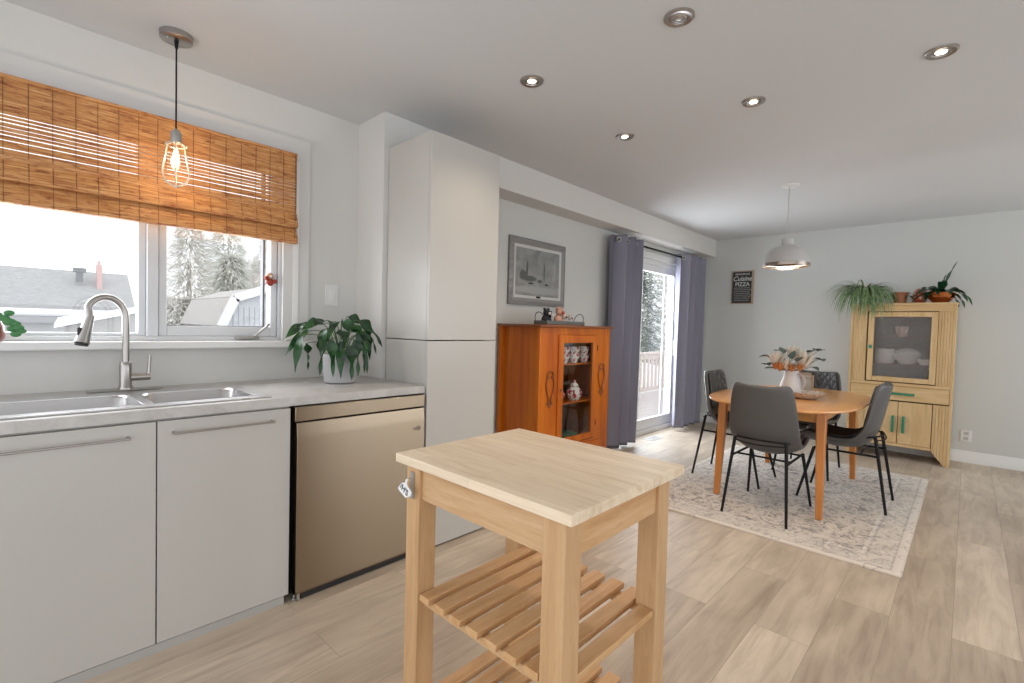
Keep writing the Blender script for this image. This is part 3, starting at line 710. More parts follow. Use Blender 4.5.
# ------------------------------------------------------------------ brown hutch
hu = thing('display_hutch', 'varnished brown display hutch with glass door and scroll overlays by the curtain', 'cabinet', (3.2, 2.5, 0))
HX0, HX1, HY0, HY1, HZ = 2.705, 3.655, 2.28, 2.715, 1.243
m = MB(); m.box((HX0+.035, HY0+.03, .12), (HX0+.05, HY1-.02, HZ)).build('side_panel', MHUT, hu)
for y in (HY0, HY1-.035): MB().box((HX0, y, 0), (HX0+.04, y+.035, HZ)).build('corner_post', MHUT, hu, bevel=.003)
for y in (HY0, HY1-.035): MB().box((HX1-.04, y, 0), (HX1, y+.035, HZ)).build('corner_post', MHUT, hu, bevel=.003)
MB().box((HX1-.035, HY0+.03, .12), (HX1-.02, HY1-.02, HZ)).build('side_panel', MHUT, hu)
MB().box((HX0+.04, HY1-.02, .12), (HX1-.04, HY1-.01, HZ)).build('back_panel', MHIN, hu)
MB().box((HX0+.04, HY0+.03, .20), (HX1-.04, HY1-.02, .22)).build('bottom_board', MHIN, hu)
MB().box((HX0-.02, HY0-.022, HZ), (HX1+.025, HY1, HZ+.022)).build('top', MHUTD, hu, bevel=.006)
# front pilasters, drawer rail, door
MB().box((HX0+.04, HY0+.004, .20), (2.925, HY0+.022, HZ)).build('pilaster', MHUT, hu)
MB().box((3.455, HY0+.004, .20), (HX1-.04, HY0+.022, HZ)).build('pilaster', MHUT, hu)
MB().box((2.925, HY0+.004, 1.19), (3.455, HY0+.022, HZ)).build('top_rail', MHUT, hu)
MB().box((2.925, HY0+.004, .20), (3.455, HY0+.022, .318)).build('lower_rail', MHUT, hu)
MB().box((2.80, HY0-.006, .215), (3.56, HY0+.004, .295)).build('drawer_front', MHUT, hu, bevel=.003)
hd_ = frame(MB(), 2.930, 3.450, .325, 1.187, .062, HY0-.006, HY0+.016, .05).build('door', MHUT, hu, bevel=.003)
MB().box((2.99, HY0+.004, .37), (3.39, HY0+.007, 1.13)).build('glass', MGLC, hd_, smooth=False)
m = frame(MB(), 2.988, 3.392, .371, 1.129, .006, HY0-.004, HY0+.006).build('glazing_bead', MHUTD, hd_)
MB().sphere((2.958, HY0-.014, .76), .010, 10).build('keyhole_knob', MHUTD, hd_)
for z in (.45, 1.08): MB().cbox((3.452, HY0-.008, z), (.010, .008, .05)).build('hinge', MHUTD, hd_)
for z in (.640, .955): MB().box((HX0+.05, HY0+.05, z-.012), (HX1-.05, HY1-.02, z)).build('shelf', MHUT, hu)
def scroll(cx, cz, s=1):
    """raised lyre-shaped scroll overlay"""
    m = MB(); y = HY0-.002
    for k in (-1, 1):
        pts = [(0, .145), (.022*k, .142), (.038*k, .12), (.034*k, .098), (.020*k, .092), (.018*k, .108), (.026*k, .108), (.040*k, .085), (.047*k, .05), (.042*k, .01), (.026*k, -.035), (.014*k, -.06), (.012*k, -.085), (.022*k, -.105), (.03*k, -.10), (.028*k, -.088)]
        m.tube([(cx+a*s, y, cz+b*s) for a, b in pts], .0055, 6)
    m.sphere((cx, y, cz-.115*s), .012, 8, (1, .5, 1.5))
    return m.build('scroll_overlay', MHUTD, hu)
scroll(2.835, .765); scroll(3.535, .80)
# china inside the hutch
MFLO = mat('floral_porcelain', (.7, .68, .66), .2)
cc = mixc(MFLO, (.74, .73, .71), (.50, .05, .06), ramp(MFLO, noise(MFLO, coords(MFLO, (1, 1, 1), (.3, .2, 0)), 30, 1), [(.54, (0, 0, 0)), (.58, (1, 1, 1))]))
vo2 = N(MFLO, 'ShaderNodeTexVoronoi'); vo2.inputs['Scale'].default_value = 30; L(MFLO, coords(MFLO, (1, 1, 1), (.4, .7, 0)), vo2.inputs['Vector'])
cc = mixc(MFLO, cc, (.06, .10, .06), ramp(MFLO, vo2.outputs['Distance'], [(.16, (.9, .9, .9)), (.22, (0, 0, 0))]))
L(MFLO, cc, bsdf(MFLO).inputs['Base Color'])
def cup(x, y, z, lab, sc=1):
    t = thing('teacup', lab, 'cup', (x, y, z), 'floral cups in the brown hutch')
    MB().lathe([(0, 0), (.026*sc, 0), (.028*sc, .006), (.038*sc, .02), (.046*sc, .045), (.047*sc, .078), (.043*sc, .078), (.040*sc, .04), (.0, .01)], (x, y, z), 24).build('body', MFLO, t)
    MB().tube(bez([(x-.042*sc, y-.01, z+.065), (x-.075*sc, y-.02, z+.065), (x-.07*sc, y-.02, z+.02), (x-.038*sc, y-.01, z+.025)], 8), .0045, 6).build('handle', MFLO, t)
names = ['left', 'middle', 'right']
for i, (x, y) in enumerate(((3.10, 2.36), (3.235, 2.36), (3.40, 2.375))):
    cup(x, y, .955, f'lower floral cup of the {names[i]} stack on the top shelf of the brown hutch')
    cup(x, y, 1.012, f'upper floral cup of the {names[i]} stack on the top shelf of the brown hutch')
o = thing('serving_bowl', 'wide white bowl behind the floral cups in the brown hutch', 'bowl', (3.24, 2.55, .955))
MB().lathe([(0, 0), (.05, 0), (.055, .06), (.10, .13), (.16, .165), (.165, .175), (.155, .172), (.09, .135), (0, .08)], (3.24, 2.55, .955), 28).build('body', mat('grey_porcelain', (.38, .40, .42), .25), o)
def teapot(x, y, z, lab, spout):
    t = thing('teapot', lab, 'teapot', (x, y, z), 'floral teapots in the brown hutch')
    MB().lathe([(0, 0), (.036, 0), (.04, .008), (.05, .02), (.066, .05), (.066, .075), (.05, .10), (.034, .112), (.036, .12), (0, .12)], (x, y, z), 28).build('body', MFLO, t)
    MB().lathe([(0, .118), (.036, .12), (.030, .135), (.014, .146), (.010, .152), (.014, .162), (.008, .172), (0, .174)], (x, y, z), 20).build('lid', MFLO, t)
    for s in ((1, -1) if spout else (1,)):
        MB().tube(bez([(x+.055*s, y, z+.09), (x+.10*s, y, z+.10), (x+.095*s, y, z+.045), (x+.058*s, y, z+.045)], 8), .006, 6).build('handle', MFLO, t)
teapot(3.285, 2.38, .640, 'floral sugar pot with two handles on the middle shelf of the brown hutch', True)
teapot(3.07, 2.40, .640, 'floral teapot half hidden at the left of the middle hutch shelf', False)
o = tag(move_origin(MB().lathe([(0, 0), (.05, 0), (.13, .012), (.135, .018), (0, .01)], (3.32, 2.60, .80), 28).build('dinner_plate', mat('dark_plate', (.035, .04, .05), .2)), (3.32, 2.60, .64)), 'dark round plate standing upright behind the floral sugar pot', 'plate')
o.data.transform(Matrix.Translation((0, 0, -.16))); o.data.transform(Matrix.Rotation(R(80), 4, 'X')); o.data.transform(Matrix.Translation((0, .05, .137)))
o = thing('folded_cloth', 'folded green cloth on the floor of the brown hutch', 'cloth', (3.2, 2.5, .22))
MB().box((3.05, 2.36, .22), (3.37, 2.62, .30)).build('lower_fold', mat('dusty_pink_cloth', (.22, .09, .09), .9), o, bevel=.02)
MB().box((3.07, 2.37, .30), (3.36, 2.61, .36)).build('upper_fold', mat('green_cloth', (.02, .12, .05), .9), o, bevel=.02)

# tray with figurines on the hutch
HT = HZ+.022
ty = thing('metal_tray', 'grey galvanised tray with loop handles on top of the brown hutch', 'tray', (3.12, 2.42, HT))
m = MB(); m.box((2.87, 2.36, HT), (3.375, 2.49, HT+.004)); m.box((2.87, 2.36, HT), (3.375, 2.364, HT+.032)); m.box((2.87, 2.486, HT), (3.375, 2.49, HT+.032)); m.box((2.87, 2.36, HT), (2.874, 2.49, HT+.032)); m.box((3.371, 2.36, HT), (3.375, 2.49, HT+.032))
m.build('tray_body', mat('galvanised', (.16, .17, .17), .5, .6), ty)
for s, xx in ((-1, 2.872), (1, 3.373)): MB().tube(bez([(xx, 2.375, HT+.028), (xx+.03*s, 2.375, HT+.12), (xx+.03*s, 2.475, HT+.12), (xx, 2.475, HT+.028)], 12), .003, 6).build('tray_handle', MBLK, ty)
MFB = mat('black_plush', (.02, .02, .025), .8); MFP = mat('pink_figure', (.50, .28, .20), .7)
def critter(x, y, label, mt, h, face):
    t = thing('figurine', label, 'figurine', (x, y, HT+.004), 'figurines in the tray')
    MB().sphere((x, y, HT+.03*h), .030*h, 10, (1, .8, 1.1)).build('body', mt, t)
    MB().sphere((x, y-.01, HT+.075*h), .024*h, 10).sphere((x-.018*h, y-.008, HT+.096*h), .010*h, 8).sphere((x+.018*h, y-.008, HT+.096*h), .010*h, 8).build('head', mt, t)
    MB().sphere((x, y-.034*h, HT+.07*h), .010*h, 8).build('muzzle', face, t)
critter(2.935, 2.425, 'black seated figurine at the left end of the tray', MFB, 1.25, MCER)
critter(2.99, 2.44, 'smaller black figurine beside the left one in the tray', MFB, 1.05, MCER)
critter(3.09, 2.42, 'tall pinkish figurine in the middle of the tray', MFP, 1.4, MR)
critter(3.17, 2.43, 'small pink and white figurine right of the tall one', mat('pale_pink', (.55, .42, .38), .7), .95, MFB)
critter(3.24, 2.42, 'small pale figurine nearest the right handle of the tray', mat('pale_figure', (.5, .46, .42), .7), .85, MR)

# framed picture
pf = thing('framed_picture', 'silver-framed grey landscape print hanging above the brown hutch', 'picture', (3.19, YD, 1.7))
PX0, PX1, PZ0, PZ1 = 2.815, 3.555, 1.428, 1.987
m = MB()
def mitre(x0, x1, z0, z1, t, yo, yi):
    o_ = [(x0, z0), (x1, z0), (x1, z1), (x0, z1)]; i_ = [(x0+t, z0+t), (x1-t, z0+t), (x1-t, z1-t), (x0+t, z1-t)]
    vs = [(a, YD-.001, b) for a, b in o_] + [(a, yo, b) for a, b in o_] + [(a, yi, b) for a, b in i_] + [(a, YD-.001, b) for a, b in i_]
    fs = []
    for r_ in range(3):
        for k in range(4): fs.append((r_*4+k, r_*4+(k+1) % 4, (r_+1)*4+(k+1) % 4, (r_+1)*4+k))
    return vs, fs
MFR = wood('silver_wood_frame', (.17, .165, .16), (.30, .295, .29), None, 'x', 1, .4)
m.add(*mitre(PX0, PX1, PZ0, PZ1, .030, YD-.020, YD-.036)); m.build('outer_frame', MFR, pf)
MB().add(*mitre(PX0+.028, PX1-.028, PZ0+.028, PZ1-.028, .032, YD-.034, YD-.016)).build('inner_frame', mat('silver_inner', (.26, .255, .25), .4), pf)
MB().add(*mitre(PX0+.058, PX1-.058, PZ0+.058, PZ1-.058, .028, YD-.018, YD-.012)).build('white_liner', mat('liner', (.55, .55, .54), .6), pf)
MPR = mat('grey_print', (.3, .3, .3), .35)
v = coords(MPR); sxyz = N(MPR, 'ShaderNodeSeparateXYZ'); L(MPR, v, sxyz.inputs[0])
base = ramp(MPR, noise(MPR, v, 7, 6, .65, .8), [(.3, (.15, .155, .155)), (.5, (.24, .25, .245)), (.7, (.33, .335, .33))])
def blob(cx, cz, rx, rz, soft=.4):
    a = mth(MPR, 'DIVIDE', mth(MPR, 'SUBTRACT', sxyz.outputs[0], cx), rx); b = mth(MPR, 'DIVIDE', mth(MPR, 'SUBTRACT', sxyz.outputs[2], cz), rz)
    d = mth(MPR, 'ADD', mth(MPR, 'MULTIPLY', a, a), mth(MPR, 'MULTIPLY', b, b))
    d = mth(MPR, 'ADD', d, mth(MPR, 'MULTIPLY', noise(MPR, v, 30, 3), .6))
    return ramp(MPR, d, [(.6, (1, 1, 1)), (1.2, (0, 0, 0))])
c = base
for bl_ in ((-.12, -.045, .13, .035), (-.20, -.02, .06, .06), (-.15, .03, .02, .10), (.075, .02, .010, .13), (.02, -.06, .05, .02)): c = mixc(MPR, c, (.075, .085, .08), blob(*bl_))
c = mixc(MPR, c, (.32, .33, .33), blob(.0, -.14, .5, .045))
for bl_ in ((-.10, -.085, .05, .012), (.11, -.085, .035, .014)): c = mixc(MPR, c, (.02, .02, .02), blob(*bl_))
L(MPR, c, bsdf(MPR).inputs['Base Color'])
MB().box((PX0+.08, YD-.013, PZ0+.08), (PX1-.08, YD-.008, PZ1-.08)).build('print', MPR, pf, smooth=False)
MB().box((3.16, YD-.020, PZ0+.064), (3.215, YD-.0135, PZ0+.080)).build('name_plate', MBLK, pf)

# ------------------------------------------------------------------ chalk sign on the far wall
sg = thing('wall_sign', 'small wood-framed chalkboard kitchen sign on the far wall', 'sign', (XF, 2.17, 1.83))
SY0, SY1, SZ0, SZ1 = 2.035, 2.305, 1.618, 2.05
MB().box((XF-.014, SY0+.012, SZ0+.012), (XF, SY1-.012, SZ1-.012)).build('board', mat('chalkboard', (.035, .035, .037), .7), sg, smooth=False)
fr = MB(); fr.box((XF-.024, SY0, SZ0), (XF, SY0+.02, SZ1)); fr.box((XF-.024, SY1-.008, SZ0), (XF, SY1, SZ1)); fr.box((XF-.024, SY0+.02, SZ1-.014), (XF, SY1-.008, SZ1)); fr.box((XF-.024, SY0+.02, SZ0), (XF, SY1-.008, SZ0+.012))
fr.build('frame', wood('sign_frame_wood', (.34, .25, .17), (.45, .34, .24), None, 'z', 2, .6), sg)
MCH = mat('chalk', (.62, .62, .60), .8); MCH2 = mat('chalk_dim', (.32, .32, .31), .8)
rt = ro.to_euler()
text('top_line', 'BIENVENUE', .03, (XF-.0155, 2.172, 2.005), rt, MCH, sg, .0004, 0, 1.15)
text('script_line', 'Cuisine', .085, (XF-.0155, 2.175, 1.945), rt, MCH, sg, .0005, .3, .92)
text('word_line', 'PIZZA', .072, (XF-.0155, 2.172, 1.872), rt, MCH, sg, .0004, 0, .9)
m = MB(); rnd = random.Random(9)
for k in range(8):
    z = 1.822-k*.0235; y = 2.275
    while y > 2.085:
        l_ = rnd.uniform(.01, .035); m.box((XF-.0150, y-l_, z), (XF-.0142, y, z+.009)); y -= l_+.007
m.build('small_lines', MCH2, sg, smooth=False)

# ------------------------------------------------------------------ honey cabinet at the far wall
hc = thing('china_cabinet', 'honey pine china cabinet with seeded glass door and green pulls', 'cabinet', (6.43, .49, 0))
KX, KX1, KY0, KY1, KZ = 6.21, 6.62, .088, .915, 1.56
MB().box((KX+.03, KY0, .0), (KX1, KY0+.018, KZ)).build('side_panel', MCHI, hc)
MB().box((KX+.03, KY1-.018, .0), (KX1, KY1, KZ)).build('side_panel', MCHI, hc)
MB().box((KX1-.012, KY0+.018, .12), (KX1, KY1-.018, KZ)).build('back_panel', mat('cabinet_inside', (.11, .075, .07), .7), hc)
MB().box((KX-.015, KY0-.008, KZ), (KX1, KY1+.008, KZ+.025)).build('top', MCHIX, hc, bevel=.005)
for y in (KY0, KY1-.022): MB().box((KX, y, .0), (KX+.03, y+.022, KZ)).build('stile', MCHI, hc, bevel=.004)
MB().box((KX+.004, KY0+.022, 1.50), (KX+.03, KY1-.022, KZ)).build('top_rail', MCHIX, hc)
MB().box((KX+.002, KY0+.022, .745), (KX+.03, KY1-.022, .775)).build('waist_rail', MCHIX, hc, bevel=.003)
def fluted(y0, y1, z0, z1, foot=None):
    m = MB(); n = 5; w_ = (y1-y0)/n
    for k in range(n):
        a, b = y0+k*w_, y0+(k+1)*w_
        if foot is None: zb0 = zb1 = z0
        else: zb0 = foot(a); zb1 = foot(b)
        m.hexa([(KX+.006, a+.0008, zb0), (KX+.006, b-.0008, zb1), (KX+.03, b, zb1), (KX+.03, a, zb0)][::-1], [(KX+.006, a+.0008, z1), (KX+.006, b-.0008, z1), (KX+.03, b, z1), (KX+.03, a, z1)][::-1])
    return m.build('fluted_panel', MCHI, hc, bevel=.0015)
fluted(KY0+.022, .215, .775, 1.50); fluted(.775, KY1-.022, .775, 1.50)
fluted(KY0+.022, .225, 0, .59, lambda y: .0+max(0, (y-.125))*1.35); fluted(.765, KY1-.022, 0, .59, lambda y: .0+max(0, (.875-y))*1.35)
kd = MB()
def framex(mb, y0, y1, z0, z1, t, x0, x1):
    mb.box((x0, y0, z0), (x1, y0+t, z1)); mb.box((x0, y1-t, z0), (x1, y1, z1)); mb.box((x0, y0+t, z0), (x1, y1-t, z0+t)); mb.box((x0, y0+t, z1-t), (x1, y1-t, z1)); return mb
kd = framex(MB(), .218, .762, .785, 1.492, .048, KX-.010, KX+.018).build('glass_door', MCHI, hc, bevel=.004)
MSG = glass_thin('seeded_glass', (.86, .84, .83), .16, .12)
_t = MSG.node_tree; _g = [q for q in _t.nodes if q.type == 'BSDF_GLOSSY'][0]; _b = _t.nodes.new('ShaderNodeBump'); _b.inputs['Strength'].default_value = 1; _b.inputs['Distance'].default_value = .02
_t.links.new(noise(MSG, coords(MSG), 75, 3, .6), _b.inputs['Height']); _t.links.new(_b.outputs['Normal'], _g.inputs['Normal'])
_m = [q for q in _t.nodes if q.type == 'MIX_SHADER'][0]; _r = _t.nodes.new('ShaderNodeMapRange'); _r.inputs[1].default_value = .35; _r.inputs[2].default_value = .65; _r.inputs[3].default_value = .02; _r.inputs[4].default_value = .26
_t.links.new(noise(MSG, coords(MSG), 110, 2, .6), _r.inputs[0]); _t.links.new(_r.outputs[0], _m.inputs[0])
MB().box((KX+.002, .264, .832), (KX+.006, .716, 1.446)).build('seeded_glass_pane', MSG, kd, smooth=False)
MB().cbox((KX-.018, .738, 1.135), (.018, .028, .035)).build('green_knob', MGRN, kd, bevel=.004)
MB().box((KX-.004, KY0+.024, .600), (KX+.02, KY1-.024, .742)).build('drawer', MCHIX, hc, bevel=.004)
MB().cbox((KX-.018, .465, .668), (.016, .20, .022)).build('green_pull', MGRN, hc, bevel=.005)
for (y0, y1, hy) in ((.230, .486, .442), (.490, .762, .526)):
    d = MB().box((KX-.002, y0, .165), (KX+.02, y1, .588)).build('lower_door', MCHI, hc, bevel=.004)
    MB().cbox((KX-.014, hy, .36), (.016, .022, .17)).build('green_handle', MGRN, d, bevel=.005)
MB().box((KX+.002, KY0+.14, .135), (KX+.03, KY1-.14, .163)).build('bottom_rail', MCHIX, hc)
MB().box((KX+.03, KY0+.018, .14), (KX1-.012, KY1-.018, .16)).build('bottom_board', MCHIX, hc)
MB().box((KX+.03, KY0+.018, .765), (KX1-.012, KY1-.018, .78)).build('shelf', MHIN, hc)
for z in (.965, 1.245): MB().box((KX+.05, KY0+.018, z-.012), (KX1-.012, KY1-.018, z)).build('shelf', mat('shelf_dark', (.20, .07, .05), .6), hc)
def inner(name, label, cat, prof, x, y, z, mt, sxy=1):
    t = MB().lathe([(a*sxy, b*sxy) for a, b in prof], (x, y, z), 24).build(name, mt); move_origin(t, (x, y, z)); return tag(t, label, cat)
CUPP = [(0, 0), (.04, 0), (.05, .02), (.06, .06), (.062, .11), (.057, .11), (.05, .05), (0, .02)]
BWP = [(0, 0), (.05, 0), (.08, .03), (.12, .09), (.13, .12), (.122, .118), (.08, .05), (0, .02)]
inner('mug', 'pale pink mug on the top shelf behind the seeded glass', 'mug', CUPP, 6.36, .505, 1.245, mat('pale_pink_mug', (.62, .42, .36), .3), .95)
inner('canister', 'white canister at the left of the middle shelf behind seeded glass', 'canister', [(0, 0), (.075, 0), (.085, .03), (.085, .13), (.078, .15), (0, .15)], 6.36, .63, .965, MCER)
inner('tureen', 'large white bowl in the middle of the shelf behind seeded glass', 'bowl', [(0, 0), (.06, 0), (.10, .05), (.115, .11), (.10, .135), (.05, .16), (0, .165)], 6.37, .45, .965, MCER)
inner('saucer', 'low white dish at the right of the shelf behind seeded glass', 'dish', [(0, 0), (.04, 0), (.07, .04), (.072, .06), (0, .06)], 6.34, .305, .965, MCER, .95)
inner('serving_dish', 'flat grey dish on the cabinet floor behind seeded glass', 'dish', [(0, 0), (.07, 0), (.12, .03), (.12, .04), (0, .04)], 6.36, .40, .782, MPOT)
inner('baking_dish', 'brown dish on the cabinet floor behind seeded glass', 'dish', [(0, 0), (.07, 0), (.085, .04), (.085, .05), (0, .05)], 6.36, .62, .782, MTERR)

# plants on the honey cabinet
CT = KZ+.025
spd = thing('spider_plant', 'arching spider plant trailing over the left corner of the honey cabinet', 'plant', (6.40, .81, CT))
MB().lathe([(0, 0), (.05, 0), (.07, .10), (.075, .12), (.068, .12), (.06, .10), (0, .10)], (6.30, .81, CT), 24).build('pot', mat('teal_pot', (.03, .18, .13), .35), spd)
m = MB(); rnd = random.Random(11)
for k in range(190):
    a = rnd.uniform(R(80), R(285)); el = rnd.uniform(.8, 3.0)
    d = Vector((math.cos(a)*.9, math.sin(a)*.75, el)); m.leaf((6.29+.02*math.cos(a), .82+.03*math.sin(a), CT+.10), d, rnd.uniform(.26, .50), rnd.uniform(.011, .018), rnd.uniform(3.2, 6.0), 0, 12, shape=.6)
for k in range(9):
    a = R(rnd.uniform(55, 110)); m.leaf((6.29, .84, CT+.11), (math.cos(a)-.3, math.sin(a), rnd.uniform(.9, 1.5)), rnd.uniform(.38, .50), .012, rnd.uniform(1.8, 2.8), 0, 12, shape=.6)
m.leaf((6.29, .78, CT+.11), (-.2, -1, 1.3), .42, .010, 2.6, 0, 14, shape=.6); m.leaf((6.29, .78, CT+.11), (-.3, -1, .9), .34, .010, 2.6, 0, 14, shape=.6)
m.build('leaves', MLF2, spd)
tp = thing('cactus_pot', 'small terracotta pot with a low green plant on the honey cabinet', 'plant', (6.36, .54, CT))
MB().lathe([(0, 0), (.05, 0), (.062, .09), (.067, .092), (.067, .115), (.058, .115), (.055, .095), (0, .095)], (6.36, .53, CT), 24).build('pot', MTERR, tp)
m = MB()
for k in range(16):
    a = k*2.4; m.leaf((6.36+.04*math.cos(a), .53+.055*math.sin(a), CT+.10), (math.cos(a), math.sin(a)*1.4, .7), .05, .02, 1.2)
for k in range(8):
    m.leaf((6.32, .63-k*.005, CT+.09), (-.5, math.cos(k*2.4), -.2+.2*math.sin(k)), .06, .018, 1.5); m.leaf((6.33, .46, CT+.08), (-.5, -.3+math.cos(k*2.4), .2*math.sin(k)), .05, .016, 1.5)
m.build('leaves', MLF, tp)
vn = thing('red_vase', 'round red and white patterned jar between the two pots on the honey cabinet', 'vase', (6.38, .375, CT))
MRV = mat('red_patterned_jar', (.5, .1, .05), .35)
L(MRV, ramp(MRV, noise(MRV, coords(MRV), 22, 2), [(.48, (.45, .09, .05)), (.55, (.58, .42, .32))]), bsdf(MRV).inputs['Base Color'])
MB().lathe([(0, 0), (.038, 0), (.056, .03), (.062, .07), (.055, .11), (.035, .14), (.022, .15), (.018, .15), (0, .13)], (6.38, .375, CT), 24).build('body', MRV, vn)
cp = thing('copper_planter', 'dark-leaved plant in a copper bowl at the right of the honey cabinet', 'plant', (6.36, .215, CT))
MB().lathe([(0, 0), (.055, 0), (.06, .008), (.085, .03), (.105, .065), (.108, .10), (.112, .104), (.102, .104), (.098, .09), (0, .09)], (6.36, .215, CT), 32).build('bowl', MCOP, cp)
m = MB(); 
LV = [((-.3, 1.0, .75), .30, .065, 2.2), ((-.6, .7, .5), .22, .06, 1.8), ((0, -.38, 1.3), .34, .05, .25), ((.0, -.2, 1.5), .2, .05, .3), ((-.4, 1.0, 1.3), .3, .055, 2.4), ((-.3, -1.1, 1.3), .32, .055, 2.8), ((-.6, -.1, 1.4), .22, .07, 1.5), ((-.2, -1, .6), .26, .06, 2.6), ((-.5, -.9, .9), .28, .05, 2.2), ((-.9, .1, .9), .18, .07, 1.8), ((-.8, -.4, .8), .2, .065, 1.6), ((-.7, .4, 1.1), .22, .06, 1.8), ((.3, .5, .9), .22, .06, 1.6), ((.4, -.6, .9), .22, .06, 1.8), ((-.4, -1.1, .5), .22, .05, 2.6), ((-.5, 1.1, .5), .2, .05, 2.2)]
for d, l_, w_, dr_ in LV: m.leaf((6.36, .215, CT+.09), d, l_, w_, dr_, .5, 10)
m.build('leaves', mat('dark_leaf', (.012, .06, .022), .35), cp)

# ------------------------------------------------------------------ plant on the counter
pt = thing('potted_plant', 'broad-leaved plant in a grey ceramic pot on the countertop', 'plant', (1.268, 2.50, .91))
px, py, pz = 1.268, 2.50, .911
MB().lathe([(0, 0), (.074, 0), (.082, .006), (.086, .05), (.087, .053), (.0875, .062), (.088, .155), (.085, .158), (.080, .155), (.079, .13), (0, .13)], (px, py, pz), 40).build('pot', MPOT, pt)
MB().lathe([(0, .131), (.079, .131), (.079, .136), (0, .14)], (px, py, pz), 24).build('soil', MSOIL, pt)
m = MB(); ms = MB(); rnd = random.Random(21)
# (dx, dy) of the leaf base from the pot, height, direction, length
Lf = [(-.16, -.02, .345, (-.9, -.2, -.15), .17, .055), (-.10, -.05, .355, (-.8, -.3, .1), .16, .06), (-.20, -.02, .28, (-.3, -.1, -1), .17, .05), (-.13, -.09, .27, (-.15, -.2, -1), .17, .055), (-.09, -.10, .26, (.05, -.2, -1), .17, .055),
      (-.04, -.11, .25, (-.1, -.25, -1), .17, .06), (0, -.13, .23, (0, -.2, -1), .16, .062), (.035, -.12, .26, (.1, -.2, -1), .17, .062), (.07, -.10, .30, (.35, -.2, -.9), .18, .06), (.11, -.06, .275, (.2, -.1, -1), .18, .055), (.15, -.03, .27, (.2, -.1, -1), .18, .055),
      (.13, -.02, .36, (.8, -.1, -.35), .18, .06), (.08, .02, .38, (.9, -.1, -.1), .15, .05), (.16, -.02, .34, (.6, -.2, -.8), .16, .05), (.19, -.02, .29, (.15, -.1, -1), .13, .05), (0, -.03, .34, (.6, -.5, .0), .16, .06), (-.04, -.03, .35, (-.4, -.6, 0), .15, .06),
      (-.06, .05, .34, (-.6, .5, 0), .15, .06), (.06, .07, .34, (.6, .6, 0), .15, .06), (0, .1, .3, (0, .8, -.3), .15, .06), (-.15, .03, .30, (-.8, .2, -.5), .15, .055), (-.19, -.05, .24, (.1, -.1, -1), .12, .05), (-.03, -.08, .31, (-.2, -.8, -.5), .15, .062), (.05, -.06, .33, (.3, -.8, -.4), .15, .06), (-.11, -.06, .31, (-.4, -.7, -.6), .15, .055)]
for dx_, dy_, h_, d, l_, w_ in Lf:
    b_ = (px+dx_*(1.05 if dx_ < 0 else .85)-.012, py+dy_, pz+h_-.022)
    m.leaf(b_, d, l_*1.15, w_*.92, 1.0, .7, 16, shape=0, side=Vector(d).cross(Vector((rnd.uniform(-.5, .5), rnd.uniform(-.9, -.3), .5))))
    ms.tube(bez([(px+dx_*.15, py+dy_*.15, pz+.13), (px+dx_*.3, py+dy_*.3, pz+h_*1.05), b_], 8), .0022, 5)
m.build('leaves', MLF, pt); ms.build('stems', MSTEM, pt)
# plant at the window sill, left edge
sp2 = thing('sill_plant', 'small round-leaved succulent in a brown pot on the window sill', 'plant', (-.035, 2.80, 1.128))
MB().lathe([(0, 0), (.028, 0), (.036, .02), (.034, .06), (.024, .085), (.024, .10), (.018, .10), (0, .09)], (-.035, 2.795, 1.129), 20).build('pot', mat('red_brown_glaze', (.22, .07, .05), .3), sp2)
m = MB(); ms = MB()
pp = [(-.035, 2.795, 1.225), (-.01, 2.79, 1.23), (.02, 2.78, 1.21), (.04, 2.775, 1.185), (.045, 2.775, 1.165)]
ms.tube(pp, .003, 6)
for q, r_ in (((.012, 2.775, 1.243), .013), ((-.002, 2.775, 1.222), .015), ((.012, 2.77, 1.208), .017), ((.028, 2.77, 1.20), .015), ((.038, 2.765, 1.185), .014), ((.02, 2.765, 1.18), .013), ((.03, 2.765, 1.16), .014), ((.048, 2.765, 1.172), .011), ((-.02, 2.78, 1.235), .012)):
    m.sphere(q, r_, 10, (1.2, .4, .9))
m.build('leaves', mat('jade_leaf', (.05, .20, .06), .4), sp2); ms.build('stem', MSTEM, sp2)

# ------------------------------------------------------------------ ceiling lights
def spot(x, y, label, lit):
    t = thing('recessed_light', label, 'ceiling light', (x, y, ZC), 'recessed spotlights in the ceiling')
    MB().lathe([(.034, -.001), (.036, -.007), (.052, -.010), (.058, -.006), (.059, .0), (.034, -.001)], (x, y, ZC-.0), 36).build('trim_ring', MNI, t)
    MB().lathe([(.0345, -.0012), (.030, -.004), (.025, -.006), (.022, -.0052), (.030, -.001), (.0345, -.0012)], (x, y, ZC), 32).build('inner_ring', MALU if not lit else MNI, t)
    MB().lathe([(0, -.001), (.0335, -.001), (.0335, -.002), (0, -.002)], (x, y, ZC), 24).build('cavity', MDARK, t)
    MB().lathe([(0, -.008), (.014, -.0075), (.020, -.005), (.021, -.002), (0, -.002)], (x, y, ZC), 24).build('bulb', MGLOW if lit else MALU, t)
    if lit:
        l = bpy.data.lights.new('recessed_lamp', 'SPOT'); l.energy = 14 if x < 2 else 26; l.color = (1, .80, .60); l.spot_size = R(125); l.spot_blend = .8; l.shadow_soft_size = .04
        o_ = bpy.data.objects.new('recessed_lamp', l); C.objects.link(o_); o_.parent = t; o_.location = (0, 0, -.02)
spot(1.836, .88, 'unlit recessed ceiling spotlight nearest the camera', False)
spot(1.83, 1.645, 'lit recessed spotlight in front of the tall white cabinet', True)
spot(2.74, 1.65, 'lit recessed spotlight nearest the ceiling beam', True)
spot(2.76, .885, 'lit recessed spotlight in the middle of the ceiling grid', True)
spot(2.79, .136, 'lit recessed spotlight at the far right of the ceiling', True)

